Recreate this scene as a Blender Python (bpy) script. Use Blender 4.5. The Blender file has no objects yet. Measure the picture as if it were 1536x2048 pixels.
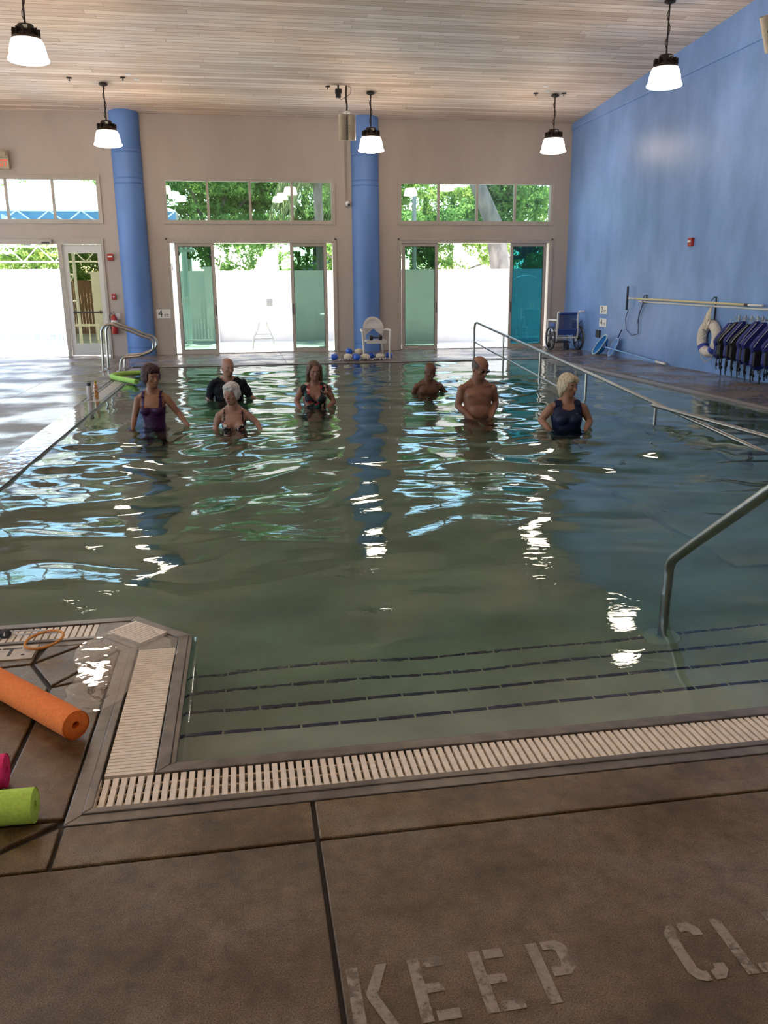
import bpy, bmesh, math, random
import numpy as np
from mathutils import Vector, Matrix, Quaternion

S = bpy.context.scene
COL = S.collection
PI = math.pi
R_ = math.radians

# ------------------------------------------------------------------ camera, world, sun, exposure
cam_d = bpy.data.cameras.new('camera')
cam = bpy.data.objects.new('camera', cam_d)
COL.objects.link(cam)
S.camera = cam
cam_d.sensor_fit = 'VERTICAL'
cam_d.sensor_height = 36.0
cam_d.lens = 29.58
cam_d.clip_end = 300
rv = Vector((0.9862, -0.1652, -0.0082)); uv_ = Vector((0.0503, 0.2525, 0.9663)); fv = Vector((0.1575, 0.9534, -0.2574))
cam.matrix_world = Matrix(((rv.x, uv_.x, -fv.x, 0), (rv.y, uv_.y, -fv.y, 0), (rv.z, uv_.z, -fv.z, 1.55), (0, 0, 0, 1)))

SUN_EL, SUN_AZ = R_(64), R_(15)          # azimuth measured from +Y towards +X
w = bpy.data.worlds.new('sky'); S.world = w; w.use_nodes = True
nt = w.node_tree; nt.nodes.clear()
o_ = nt.nodes.new('ShaderNodeOutputWorld'); b_ = nt.nodes.new('ShaderNodeBackground')
sk = nt.nodes.new('ShaderNodeTexSky'); sk.sky_type = 'NISHITA'; sk.sun_disc = False
sk.sun_elevation = SUN_EL; sk.sun_rotation = SUN_AZ; sk.air_density = 1.0; sk.dust_density = 0.6; sk.ozone_density = 1.5
nt.links.new(sk.outputs[0], b_.inputs[0]); nt.links.new(b_.outputs[0], o_.inputs[0])
b_.inputs[1].default_value = 1.35

sun_d = bpy.data.lights.new('sun', 'SUN'); sun_d.energy = 34.0; sun_d.angle = R_(0.6); sun_d.color = (1.0, 0.95, 0.86)
sun = bpy.data.objects.new('sun', sun_d); COL.objects.link(sun)
sdir = Vector((math.sin(SUN_AZ)*math.cos(SUN_EL), math.cos(SUN_AZ)*math.cos(SUN_EL), math.sin(SUN_EL)))
sun.rotation_euler = sdir.to_track_quat('Z', 'Y').to_euler()
sun.location = (0, 40, 30)

S.view_settings.view_transform = 'Standard'
S.view_settings.look = 'None'
S.view_settings.gamma = 1.0
S.view_settings.use_curve_mapping = False
S.view_settings.exposure = 0.0
LAMP_E = 22.0
try:
    S.cycles.max_bounces = 10; S.cycles.transparent_max_bounces = 16
    S.cycles.transmission_bounces = 8; S.cycles.glossy_bounces = 5; S.cycles.diffuse_bounces = 4
    S.cycles.sample_clamp_indirect = 6.0
    S.cycles.use_denoising = True
    S.cycles.use_light_tree = True
    S.cycles.caustics_refractive = True; S.cycles.caustics_reflective = False
    S.cycles.blur_glossy = 0.5
except Exception:
    pass

# ------------------------------------------------------------------ mesh builder
class MB:
    def __init__(s): s.v = []; s.f = []
    def add(s, vs, fs):
        n = len(s.v); s.v += [tuple(map(float, v)) for v in vs]; s.f += [tuple(i+n for i in f) for f in fs]; return s
    def box(s, c, d, rot=None, b=0.0):
        if b:
            bm = bmesh.new(); bmesh.ops.create_cube(bm, size=1)
            for v in bm.verts: v.co = Vector((v.co.x*d[0], v.co.y*d[1], v.co.z*d[2]))
            bmesh.ops.bevel(bm, geom=list(bm.edges), offset=b, segments=2, affect='EDGES', profile=.6)
            vs = [v.co.copy() for v in bm.verts]; bm.verts.ensure_lookup_table()
            fs = [[v.index for v in f.verts] for f in bm.faces]; bm.free()
        else:
            vs = [Vector((x*d[0]/2, y*d[1]/2, z*d[2]/2)) for x in (-1, 1) for y in (-1, 1) for z in (-1, 1)]
            fs = [(0,1,3,2),(4,6,7,5),(0,4,5,1),(2,3,7,6),(0,2,6,4),(1,5,7,3)]
        if rot is not None:
            m = rot if isinstance(rot, Matrix) else Matrix.Rotation(rot[2],3,'Z')@Matrix.Rotation(rot[1],3,'Y')@Matrix.Rotation(rot[0],3,'X')
            vs = [m@v for v in vs]
        c = Vector(c)
        return s.add([v+c for v in vs], fs)
    def bx(s, x0, x1, y0, y1, z0, z1, b=0.0):
        return s.box(((x0+x1)/2,(y0+y1)/2,(z0+z1)/2), (abs(x1-x0),abs(y1-y0),abs(z1-z0)), None, b)
    def tube(s, path, r, seg=10, closed=False, caps=True):
        P = [Vector(p) for p in path]; n = len(P)
        rr = r if isinstance(r, (list, tuple)) else [r]*n
        T = []
        for i in range(n):
            if closed: t = P[(i+1)%n]-P[i-1]
            else: t = P[min(i+1,n-1)]-P[max(i-1,0)]
            T.append(t.normalized() if t.length > 1e-9 else Vector((0,0,1)))
        up = Vector((0,0,1)) if abs(T[0].z) < .9 else Vector((1,0,0))
        N = (up-T[0]*up.dot(T[0])).normalized()
        vs = []; fs = []
        for i in range(n):
            if i:
                q = T[i-1].rotation_difference(T[i]); N = q@N; N = (N-T[i]*N.dot(T[i])).normalized()
            B = T[i].cross(N)
            for k in range(seg):
                a = 2*PI*k/seg; vs.append(P[i]+(N*math.cos(a)+B*math.sin(a))*rr[i])
        m = n if closed else n-1
        for i in range(m):
            j = (i+1) % n
            for k in range(seg):
                k2 = (k+1) % seg; fs.append((i*seg+k, i*seg+k2, j*seg+k2, j*seg+k))
        if caps and not closed:
            fs.append(tuple(range(seg))[::-1]); fs.append(tuple((n-1)*seg+k for k in range(seg)))
        return s.add(vs, fs)
    def lathe(s, prof, c=(0,0,0), seg=24, m=None, caps=False):
        vs = []; fs = []; n = len(prof)
        for r, z in prof:
            for k in range(seg):
                a = 2*PI*k/seg; vs.append(Vector((r*math.cos(a), r*math.sin(a), z)))
        for i in range(n-1):
            for k in range(seg):
                k2 = (k+1) % seg; fs.append((i*seg+k, i*seg+k2, (i+1)*seg+k2, (i+1)*seg+k))
        if caps: fs.append(tuple(range(seg))[::-1]); fs.append(tuple((n-1)*seg+k for k in range(seg)))
        if m is not None: vs = [m@v for v in vs]
        c = Vector(c)
        return s.add([v+c for v in vs], fs)
    def prism(s, poly, z0, z1, m=None, c=(0,0,0)):
        n = len(poly)
        vs = [Vector((p[0],p[1],z0)) for p in poly]+[Vector((p[0],p[1],z1)) for p in poly]
        a = sum(poly[i][0]*poly[(i+1)%n][1]-poly[(i+1)%n][0]*poly[i][1] for i in range(n))
        fs = [tuple(range(n))[::-1], tuple(range(n,2*n))]+[(i,(i+1)%n,(i+1)%n+n,i+n) for i in range(n)]
        if a < 0: fs = [f[::-1] for f in fs]
        if m is not None: vs = [m@v for v in vs]
        c = Vector(c)
        return s.add([v+c for v in vs], fs)
    def ell(s, c, r, seg=16, rings=10, m=None):
        vs = [Vector((0,0,r[2]))]; fs = []
        for i in range(1, rings):
            a = PI*i/rings
            for k in range(seg):
                b = 2*PI*k/seg; vs.append(Vector((r[0]*math.sin(a)*math.cos(b), r[1]*math.sin(a)*math.sin(b), r[2]*math.cos(a))))
        vs.append(Vector((0,0,-r[2])))
        for k in range(seg):
            k2=(k+1)%seg; fs.append((0,1+k,1+k2)); l=len(vs)-1; q=1+(rings-2)*seg; fs.append((l,q+k2,q+k))
        for i in range(rings-2):
            for k in range(seg):
                k2=(k+1)%seg; a=1+i*seg; fs.append((a+k,a+seg+k,a+seg+k2,a+k2))
        if m is not None: vs = [m@v for v in vs]
        c = Vector(c)
        return s.add([v+c for v in vs], fs)
    def cone(s, p1, r1, p2, r2, seg=14):            # tapered limb with round ends
        p1=Vector(p1); p2=Vector(p2); d=(p2-p1); L=d.length; d.normalize()
        pts=[];rad=[]
        for i in range(6):
            a=PI/2*i/5; pts.append(p1-d*(r1*math.cos(a))); rad.append(max(r1*math.sin(a),.0008))
        for i in range(6):
            a=PI/2*(1-i/5); pts.append(p2+d*(r2*math.cos(a))); rad.append(max(r2*math.sin(a),.0008))
        return s.tube(pts, rad, seg)
    def loft(s, rings, seg=24):                       # rings: (z, cx, cy, rx, ry)
        vs=[];fs=[];n=len(rings)
        for z,cx,cy,rx,ry in rings:
            for k in range(seg):
                a=2*PI*k/seg; vs.append((cx+rx*math.cos(a), cy+ry*math.sin(a), z))
        for i in range(n-1):
            for k in range(seg):
                k2=(k+1)%seg; fs.append((i*seg+k, i*seg+k2,(i+1)*seg+k2,(i+1)*seg+k))
        fs.append(tuple(range(seg))[::-1]); fs.append(tuple((n-1)*seg+k for k in range(seg)))
        return s.add(vs,fs)
    def build(s, name, m=None, parent=None, smooth=False, angle=40):
        me = bpy.data.meshes.new(name); me.from_pydata(s.v, [], s.f); me.update()
        bm = bmesh.new(); bm.from_mesh(me); bmesh.ops.recalc_face_normals(bm, faces=bm.faces)
        if smooth:
            for f in bm.faces: f.smooth = True
            ca = R_(angle)
            for e in bm.edges:
                if len(e.link_faces) == 2 and e.calc_face_angle(0) > ca: e.smooth = False
        bm.to_mesh(me); bm.free()
        if m is not None: me.materials.append(m)
        return link(name, me, parent)

def link(name, me, parent=None):
    o = bpy.data.objects.new(name, me); COL.objects.link(o)
    if parent is not None: o.parent = parent
    return o
def tag(o, label=None, cat=None, group=None, kind=None):
    if label: o['label'] = label
    if cat: o['category'] = cat
    if group: o['group'] = group
    if kind: o['kind'] = kind
    return o
def thing(name, label, cat, loc=(0,0,0), rz=0.0, group=None):
    o = bpy.data.objects.new(name, None); COL.objects.link(o); o.empty_display_size = .1
    o.location = loc; o.rotation_euler = (0,0,rz)
    return tag(o, label, cat, group)
def struct(name, mb, m, smooth=False, parent=None):
    o = mb.build(name, m, parent, smooth)
    if parent is None: o['kind'] = 'structure'
    return o
def dup(root, loc=None, rz=None, label=None, group=None):
    r = root.copy(); COL.objects.link(r)
    if loc is not None: r.location = loc
    if rz is not None: r.rotation_euler = (0,0,rz)
    if label: r['label'] = label
    if group: r['group'] = group
    for ch in list(root.children):
        c = ch.copy(); COL.objects.link(c); c.parent = r
        for g in list(ch.children):
            d = g.copy(); COL.objects.link(d); d.parent = c
    return r

# ------------------------------------------------------------------ materials
def new_mat(name):
    m = bpy.data.materials.new(name); m.use_nodes = True
    nt = m.node_tree; nt.nodes.clear()
    out = nt.nodes.new('ShaderNodeOutputMaterial')
    return m, nt, out
def N(nt, t, **kw):
    n = nt.nodes.new('ShaderNode'+t)
    for k, v in kw.items():
        if k in n.inputs: n.inputs[k].default_value = v
        else: setattr(n, k, v)
    return n
def L(nt, a, b): nt.links.new(a, b)
def coords(nt, scale=(1,1,1), kind='Object'):
    tc = N(nt, 'TexCoord'); mp = N(nt, 'Mapping'); mp.inputs['Scale'].default_value = scale
    L(nt, tc.outputs[kind], mp.inputs['Vector']); return mp.outputs[0]
def ramp(nt, fac, stops):
    r = N(nt, 'ValToRGB'); e = r.color_ramp.elements
    while len(e) < len(stops): e.new(.5)
    for i, (p, c) in enumerate(stops):
        e[i].position = p; e[i].color = c if len(c) == 4 else (*c, 1)
    L(nt, fac, r.inputs[0]); return r.outputs[0]
def mix(nt, fac, a, b, mode='MIX'):
    m = N(nt, 'Mix'); m.data_type = 'RGBA'; m.blend_type = mode
    for i, x in ((0, fac), (6, a), (7, b)):
        if hasattr(x, 'is_output'): L(nt, x, m.inputs[i])
        else: m.inputs[i].default_value = x if i == 0 or len(x) == 4 else (*x, 1)
    return m.outputs[2]
def pbr(name, col, rough=.5, metal=0.0, noise=0.0, nscale=8.0, bump=0.0, bscale=60.0, spec=.5, coat=0.0, col2=None, sss=0.0, stretch=(1,1,1), emis=None, estr=0.0):
    m, nt, out = new_mat(name)
    b = N(nt, 'BsdfPrincipled'); L(nt, b.outputs[0], out.inputs[0])
    b.inputs['Roughness'].default_value = rough; b.inputs['Metallic'].default_value = metal
    b.inputs['Specular IOR Level'].default_value = spec
    if coat: b.inputs['Coat Weight'].default_value = coat
    if sss:
        b.inputs['Subsurface Weight'].default_value = sss; b.inputs['Subsurface Radius'].default_value = (.012,.005,.003); b.inputs['Subsurface Scale'].default_value = 1
    b.inputs['Base Color'].default_value = (*col, 1)
    v = coords(nt, stretch)
    if noise or col2:
        n = N(nt, 'TexNoise'); n.inputs['Scale'].default_value = nscale; n.inputs['Detail'].default_value = 6; L(nt, v, n.inputs[0])
        c2 = col2 if col2 else tuple(max(0, c*(1-noise)) for c in col)
        c1 = col if col2 else tuple(min(1, c*(1+noise*.5)) for c in col)
        L(nt, ramp(nt, n.outputs[0], [(.35, c2), (.65, c1)]), b.inputs['Base Color'])
    if bump:
        n2 = N(nt, 'TexNoise'); n2.inputs['Scale'].default_value = bscale; n2.inputs['Detail'].default_value = 4; L(nt, v, n2.inputs[0])
        bp = N(nt, 'Bump'); bp.inputs['Strength'].default_value = bump; bp.inputs['Distance'].default_value = .01
        L(nt, n2.outputs[0], bp.inputs['Height']); L(nt, bp.outputs[0], b.inputs['Normal'])
    if emis:
        b.inputs['Emission Color'].default_value = (*emis, 1); b.inputs['Emission Strength'].default_value = estr
    return m
def glass_mat(name, tint, refl=.07, rough=0.0):
    m, nt, out = new_mat(name)
    t = N(nt, 'BsdfTransparent'); t.inputs[0].default_value = (*tint, 1)
    g = N(nt, 'BsdfGlossy'); g.inputs['Roughness'].default_value = rough
    fr = N(nt, 'LayerWeight'); pw_ = N(nt, 'Math', operation='POWER'); pw_.inputs[1].default_value = 4.0; L(nt, fr.outputs['Facing'], pw_.inputs[0])
    ad = N(nt, 'Math', operation='MULTIPLY_ADD'); ad.inputs[1].default_value = .8; ad.inputs[2].default_value = refl*.6
    L(nt, pw_.outputs[0], ad.inputs[0])
    mx = N(nt, 'MixShader'); L(nt, ad.outputs[0], mx.inputs[0]); L(nt, t.outputs[0], mx.inputs[1]); L(nt, g.outputs[0], mx.inputs[2])
    L(nt, mx.outputs[0], out.inputs[0]); return m

M = {}
# concrete deck: stained brown, patchy wet film
def deck_mat(name, c_dark, c_mid, c_light, wet_lo=.22, wet_hi=.6, bumpd=.5):
    m, nt, out = new_mat(name)
    b = N(nt, 'BsdfPrincipled'); L(nt, b.outputs[0], out.inputs[0])
    v = coords(nt)
    n1 = N(nt, 'TexNoise', Scale=2.6, Detail=8.0, Roughness=.62); L(nt, v, n1.inputs[0])
    n2 = N(nt, 'TexNoise', Scale=17.0, Detail=9.0, Roughness=.7); L(nt, v, n2.inputs[0])
    n3 = N(nt, 'TexNoise', Scale=260.0, Detail=3.0); L(nt, v, n3.inputs[0])
    c = ramp(nt, n1.outputs[0], [(.36, c_dark), (.52, c_mid), (.68, c_light)])
    c2 = ramp(nt, n2.outputs[0], [(.3, (.45,.42,.40)), (.52, (1,1,1)), (.72, (1.4,1.32,1.2))])
    c3 = ramp(nt, n3.outputs[0], [(.38, (.55,.53,.5)), (.5,(.95,.95,.95)), (.66, (1.35,1.33,1.3))])
    cc = mix(nt, 1.0, mix(nt, .75, c, c2, 'MULTIPLY'), c3, 'MULTIPLY')
    L(nt, cc, b.inputs['Base Color'])
    w1 = N(nt, 'TexNoise', Scale=1.1, Detail=4.0); L(nt, v, w1.inputs[0])
    mr = N(nt, 'MapRange'); L(nt, w1.outputs[0], mr.inputs[0]); mr.inputs[1].default_value = .42; mr.inputs[2].default_value = .6
    mr.inputs[3].default_value = wet_lo; mr.inputs[4].default_value = wet_hi
    L(nt, mr.outputs[0], b.inputs['Roughness'])
    bp = N(nt, 'Bump', Strength=bumpd, Distance=.003); L(nt, n3.outputs[0], bp.inputs['Height'])
    bp2 = N(nt, 'Bump', Strength=bumpd*.8, Distance=.01); L(nt, n2.outputs[0], bp2.inputs['Height']); L(nt, bp.outputs[0], bp2.inputs['Normal'])
    L(nt, bp2.outputs[0], b.inputs['Normal'])
    return m
M['deck'] = deck_mat('stained_concrete', (.098,.060,.028), (.152,.099,.055), (.19,.142,.102), .42, .7)
M['deck_wet'] = deck_mat('wet_concrete', (.075,.040,.015), (.15,.088,.036), (.185,.135,.085), .08, .35, .35)
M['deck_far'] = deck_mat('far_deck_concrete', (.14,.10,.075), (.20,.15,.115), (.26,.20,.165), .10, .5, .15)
M['joint'] = pbr('dark_joint', (.016,.010,.006), .6)
# painted walls
def wall_mat(name, a, b_, sc=1.6, stretch=(1,1,.35), rough=.55):
    m, nt, out = new_mat(name)
    b = N(nt, 'BsdfPrincipled'); L(nt, b.outputs[0], out.inputs[0]); b.inputs['Roughness'].default_value = rough
    v = coords(nt, stretch)
    n1 = N(nt, 'TexNoise', Scale=sc, Detail=9.0, Roughness=.6); L(nt, v, n1.inputs[0])
    L(nt, ramp(nt, n1.outputs[0], [(.33, b_), (.66, a)]), b.inputs['Base Color'])
    n2 = N(nt, 'TexNoise', Scale=40.0, Detail=5.0); L(nt, coords(nt), n2.inputs[0])
    bp = N(nt, 'Bump', Strength=.25, Distance=.006); L(nt, n2.outputs[0], bp.inputs['Height']); L(nt, bp.outputs[0], b.inputs['Normal'])
    return m
M['cream'] = wall_mat('cream_stucco', (.46,.385,.32), (.41,.34,.285), 1.2)
M['blue'] = wall_mat('blue_wall_paint', (.20,.33,.64), (.135,.25,.50), 1.5, (1,1,.5), .4)
M['blue_col'] = wall_mat('blue_column_paint', (.12,.235,.53), (.09,.19,.45), 2.0)
M['alu'] = pbr('cream_aluminium', (.44,.38,.32), .4, .0, .08)
M['alu_dark'] = pbr('dark_gasket', (.05,.045,.04), .5)  # plain dark colour for gaskets, handles and slots
M['stainless'] = pbr('stainless_gutter', (.20,.172,.15), .36, .65, .25, 12)
M['steel'] = pbr('brushed_stainless_rail', (.40,.37,.33), .28, 1.0, .1, 30)
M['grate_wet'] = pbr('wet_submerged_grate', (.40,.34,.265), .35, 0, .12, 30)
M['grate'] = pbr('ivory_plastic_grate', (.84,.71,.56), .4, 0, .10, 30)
# ceiling boards
m, nt, out = new_mat('whitewashed_board_ceiling')
b = N(nt, 'BsdfPrincipled'); L(nt, b.outputs[0], out.inputs[0]); b.inputs['Roughness'].default_value = .6
v = coords(nt)
PITCH = .168
def mth(op, x, y=None):
    n = N(nt, 'Math', operation=op)
    for i, q in enumerate((x, y)):
        if q is None: continue
        if hasattr(q, 'is_output'): L(nt, q, n.inputs[i])
        else: n.inputs[i].default_value = q
    return n.outputs[0]
sx = N(nt, 'SeparateXYZ'); L(nt, v, sx.inputs[0])
yr = mth('DIVIDE', sx.outputs[1], PITCH); row = mth('FLOOR', yr); fy = mth('FRACT', yr)
wn = N(nt, 'TexWhiteNoise'); wn.noise_dimensions = '1D'; L(nt, row, wn.inputs['W'])
xr = mth('DIVIDE', mth('ADD', sx.outputs[0], mth('MULTIPLY', wn.outputs[0], 40.0)), 4.2); cell = mth('FLOOR', xr); fx = mth('FRACT', xr)
cb = N(nt, 'CombineXYZ'); L(nt, row, cb.inputs[0]); L(nt, cell, cb.inputs[1]); w2 = N(nt, 'TexWhiteNoise'); L(nt, cb.outputs[0], w2.inputs['Vector'])
boardc = ramp(nt, w2.outputs[0], [(0, (.64,.52,.43)), (.4, (.76,.655,.57)), (1, (.86,.78,.71))])
gro = mth('MAXIMUM', mth('LESS_THAN', fy, .085), mth('LESS_THAN', fx, .0014))
brc = mix(nt, gro, boardc, (.33,.245,.18))
v2 = coords(nt, (.5, 9, 1)); n1 = N(nt, 'TexNoise', Scale=2.4, Detail=8.0, Roughness=.65); L(nt, v2, n1.inputs[0])
g = ramp(nt, n1.outputs[0], [(.3, (.66,.60,.55)), (.6, (1.06,1.04,1.02))])
n3 = N(nt, 'TexNoise', Scale=.35, Detail=3.0); L(nt, v, n3.inputs[0])
g3 = ramp(nt, n3.outputs[0], [(.35, (.92,.94,.98)), (.65, (1.12,1.0,.88))])
vk = coords(nt, (.9, 2.2, 1)); vo = N(nt, 'TexVoronoi', Scale=2.2); L(nt, vk, vo.inputs[0])
kn = ramp(nt, vo.outputs['Distance'], [(.02, (.35,.25,.18)), (.06, (1,1,1))])
c = mix(nt, 1.0, mix(nt, 1.0, mix(nt, .9, brc, g, 'MULTIPLY'), g3, 'MULTIPLY'), kn, 'MULTIPLY')
L(nt, c, b.inputs['Base Color'])
bp = N(nt, 'Bump', Strength=.6, Distance=.02); bp.invert = True; L(nt, gro, bp.inputs['Height']); L(nt, bp.outputs[0], b.inputs['Normal'])
M['ceiling'] = m
M['pool'] = pbr('pool_plaster', (.60,.58,.47), .7, 0, .25, 1.6, .1, 20)
M['tile_blue'] = pbr('navy_step_tile', (.006,.008,.07), .25)
# water
m, nt, out = new_mat('pool_water')
gl = N(nt, 'BsdfGlass'); gl.inputs['IOR'].default_value = 1.333; gl.inputs['Roughness'].default_value = 0.0
gl.inputs['Color'].default_value = (.97,1,.99,1)
va = N(nt, 'VolumeAbsorption'); va.inputs['Color'].default_value = (.46,.66,.56,1); va.inputs['Density'].default_value = 1.3
v = coords(nt, (1, 1.6, 1)); n1 = N(nt, 'TexNoise', Scale=9.0, Detail=3.0, Distortion=.6); L(nt, v, n1.inputs[0])
bp = N(nt, 'Bump', Strength=.14, Distance=.006); L(nt, n1.outputs[0], bp.inputs['Height']); L(nt, bp.outputs[0], gl.inputs['Normal'])
L(nt, gl.outputs[0], out.inputs[0]); L(nt, va.outputs[0], out.inputs['Volume'])
M['water'] = m
M['glass_teal'] = glass_mat('green_tinted_glass', (.36,.47,.41), .05)
M['glass_blue'] = glass_mat('blue_green_tinted_glass', (.09,.27,.30), .09)
M['glass_hi'] = glass_mat('pale_green_window_glass', (.68,.75,.72), .11)
M['glass_door'] = glass_mat('yellowish_door_glass', (.45,.44,.34), .07)
M['white'] = pbr('white_plastic', (.8,.8,.78), .35)
M['black'] = pbr('black_plastic', (.012,.012,.013), .4)
M['red'] = pbr('red_enamel', (.36,.02,.015), .35)
M['beige'] = pbr('beige_metal', (.45,.37,.26), .5, 0, .1)
M['bronze'] = pbr('dark_bronze', (.035,.022,.015), .45, .4)
m, nt, out = new_mat('lit_acrylic_diffuser')
em = N(nt, 'Emission'); em.inputs[0].default_value = (1,.85,.70,1); em.inputs[1].default_value = LAMP_E
L(nt, em.outputs[0], out.inputs[0]); M['lamp'] = m
# ================================================================== THE BUILDING
XL, XR, YN, YF = -8.2, 8.45, -4.5, 21.7
def cz(y): return 5.48+.066*(21.7-y)
PX0, PX1, PY0, PY1 = -2.0, 6.56, 2.63, 18.2     # pool water outline
# ---- deck: sub base with joints showing between slabs
# outline helpers: slabs are thin polygons, joints 12 mm wide show the dark bed below
def slab(mb, poly, z=0.0, t=.03, inset=.006):
    # inset polygon slightly for the joint
    n = len(poly); a = sum(poly[i][0]*poly[(i+1)%n][1]-poly[(i+1)%n][0]*poly[i][1] for i in range(n))
    if a < 0: poly = poly[::-1]
    out = []
    for i in range(n):
        p0 = Vector(poly[i-1]); p1 = Vector(poly[i]); p2 = Vector(poly[(i+1)%n])
        d1 = (p1-p0).normalized(); d2 = (p2-p1).normalized()
        n1 = Vector((-d1.y, d1.x)); n2 = Vector((-d2.y, d2.x))
        bs = (n1+n2); l = bs.length
        bs = bs/l if l > 1e-6 else n1
        k = inset/max(.3, bs.dot(n1)); out.append((p1.x+bs.x*k, p1.y+bs.y*k))
    mb.prism(out, z-t, z)
near = MB()
for (x0, x1) in ((-4.6,-2.6),(-2.6,-1.6),(-1.6,.148),(.148,1.95),(1.95,3.75),(3.75,5.6),(5.6,XR)):
    for (y0, y1) in ((YN,-1.6),(-1.6,.3),(.3,2.125)):
        slab(near, [(x0,y0),(x1,y0),(x1,y1),(x0,y1)])
o = struct('floor', near, M['deck'])
bv = o.modifiers.new('bevel','BEVEL'); bv.width=.004; bv.segments=2; bv.limit_method='ANGLE'
GOX = -.60; GOY = 2.325                                # gutter outer lines
wet = MB()
for (x0, x1) in ((-.60,.148),(.148,1.95),(1.95,3.75),(3.75,5.6),(5.6,6.9)):
    slab(wet, [(x0,2.125),(x1,2.125),(x1,GOY),(x0,GOY)])
slab(wet, [(-.6,2.125),(-.6,2.33),(-.9,2.125)])
slab(wet, [(-.6,2.355),(-1.6,2.355),(-1.6,2.125),(-.905,2.125)])
slab(wet, [(GOX,2.36),(GOX,3.36),(-.832,3.287),(-.835,2.36)], inset=.007)
slab(wet, [(GOX,3.365),(GOX,3.62),(-.832,3.29)], inset=.005)
slab(wet, [(GOX,3.63),(GOX-.0,3.665),(-.655,3.76),(-.70,3.765),(-.954,3.533),(-.832,3.295)], inset=.006)
slab(wet, [(-.71,3.765),(-.95,3.77),(-.93,3.73),(-.954,3.54)], inset=.005)
slab(wet, [(-.835,2.36),(-.832,3.287),(-.954,3.533),(-1.6,3.46),(-1.6,2.36)], inset=.009)
slab(wet, [(-.954,3.535),(-.955,3.77),(-1.6,3.77),(-1.6,3.46)], inset=.006)
slab(wet, [(-1.6,2.36),(-1.6,3.77),(-2.3,3.77),(-2.3,2.36)]); slab(wet, [(-1.6,2.125),(-1.6,2.35),(-2.3,2.35),(-2.3,2.125)])
o = struct('floor_wet_border', wet, M['deck_wet'])
bv = o.modifiers.new('bevel','BEVEL'); bv.width=.005; bv.segments=2; bv.limit_method='ANGLE'
far = MB()
ys = [2.125, 5.0, 7.4, 9.8, 12.2, 14.6, 17.0, 19.4, YF+.3]
xsl = [XL, -6.9, -5.7, -4.55, -3.45, -2.31]
for i in range(len(ys)-1):
    for j in range(len(xsl)-1):
        slab(far, [(xsl[j],ys[i]),(xsl[j+1],ys[i]),(xsl[j+1],ys[i+1]),(xsl[j],ys[i+1])], inset=.005)
for (x0,x1) in ((-2.31,.95),(.95,4.2),(4.2,6.9),(6.9,XR)):
    slab(far, [(x0,18.51),(x1,18.51),(x1,YF+.3),(x0,YF+.3)], inset=.005)
for i in range(len(ys)-2):
    slab(far, [(6.87,ys[i]),(XR,ys[i]),(XR,min(18.51,ys[i+1])),(6.87,min(18.51,ys[i+1]))], inset=.004)
struct('floor_far_deck', far, M['deck_far'])
bed = MB()
bed.bx(XL, XR, YN, 2.34, -.2, -.014); bed.bx(XL, PX0-.3, 2.34, YF+.3, -.2, -.014); bed.bx(6.78, XR, 2.34, YF+.3, -.2, -.014); bed.bx(PX0-.3, 6.78, 18.46, YF+.3, -.2, -.014)
bed.bx(PX0-.3, GOX, 2.34, 3.77, -.2, -.014)
struct('floor_bed', bed, M['joint'])
# ---- pool basin
def pf(y):                                             # pool floor level
    return -.85-.35*min(1, max(0, (y-4.2)/12))
basin = MB()
WZ = -.018
# floor as strips
yy = [3.9]+[4.2+i*2 for i in range(8)]
for i in range(len(yy)-1):
    a, b2 = yy[i], min(yy[i+1], 18.3)
    basin.add([(PX0-.1,a,pf(a)),(PX1+.1,a,pf(a)),(PX1+.1,b2,pf(b2)),(PX0-.1,b2,pf(b2)),(PX0-.1,a,-1.5),(PX1+.1,a,-1.5),(PX1+.1,b2,-1.5),(PX0-.1,b2,-1.5)], [(0,1,2,3),(4,7,6,5),(0,4,5,1),(3,2,6,7),(0,3,7,4),(1,5,6,2)])
e_ = .005
basin.bx(PX0-.25, PX0+e_, 3.9, 18.4, -1.5, -.05)          # left wall
basin.bx(PX0-.25, PX1+.25, 18.2-e_, 18.45, -1.5, -.05)
basin.bx(PX1-e_, PX1+.2, 2.3, 18.4, -1.5, -.05)
basin.bx(PX0-.25, -.57, 3.78, 4.02+e_, -1.5, -.05)
basin.bx(-.57, -.29+e_, 2.4, 3.73, -1.5, -.05)
basin.prism([(-.57,4.02+e_*1.4),(-.29+e_*1.4,3.73),(-.57,3.6)], -1.5, -.05)
basin.bx(-.57, PX1+.2, 2.40, 2.63+e_, -1.5, -.05)
struct('pool_basin', basin, M['pool'])
st = MB(); nose = MB()
for i in range(5):
    z = WZ-.15*(i+1); y1 = 2.63+.34+.305*i
    st.bx(-.33, 3.2, 2.6, y1, z-.15 if i < 4 else -1.4, z)
    if i < 4:
        x = -.29
        while x < 3.18:
            nose.bx(x, min(x+.142, 3.18), y1-.018, y1+.003, z-.018, z+.004); x += .15
struct('pool_steps', st, M['pool'])
struct('trim_step_nosing_tile', nose, M['tile_blue'])
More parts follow.
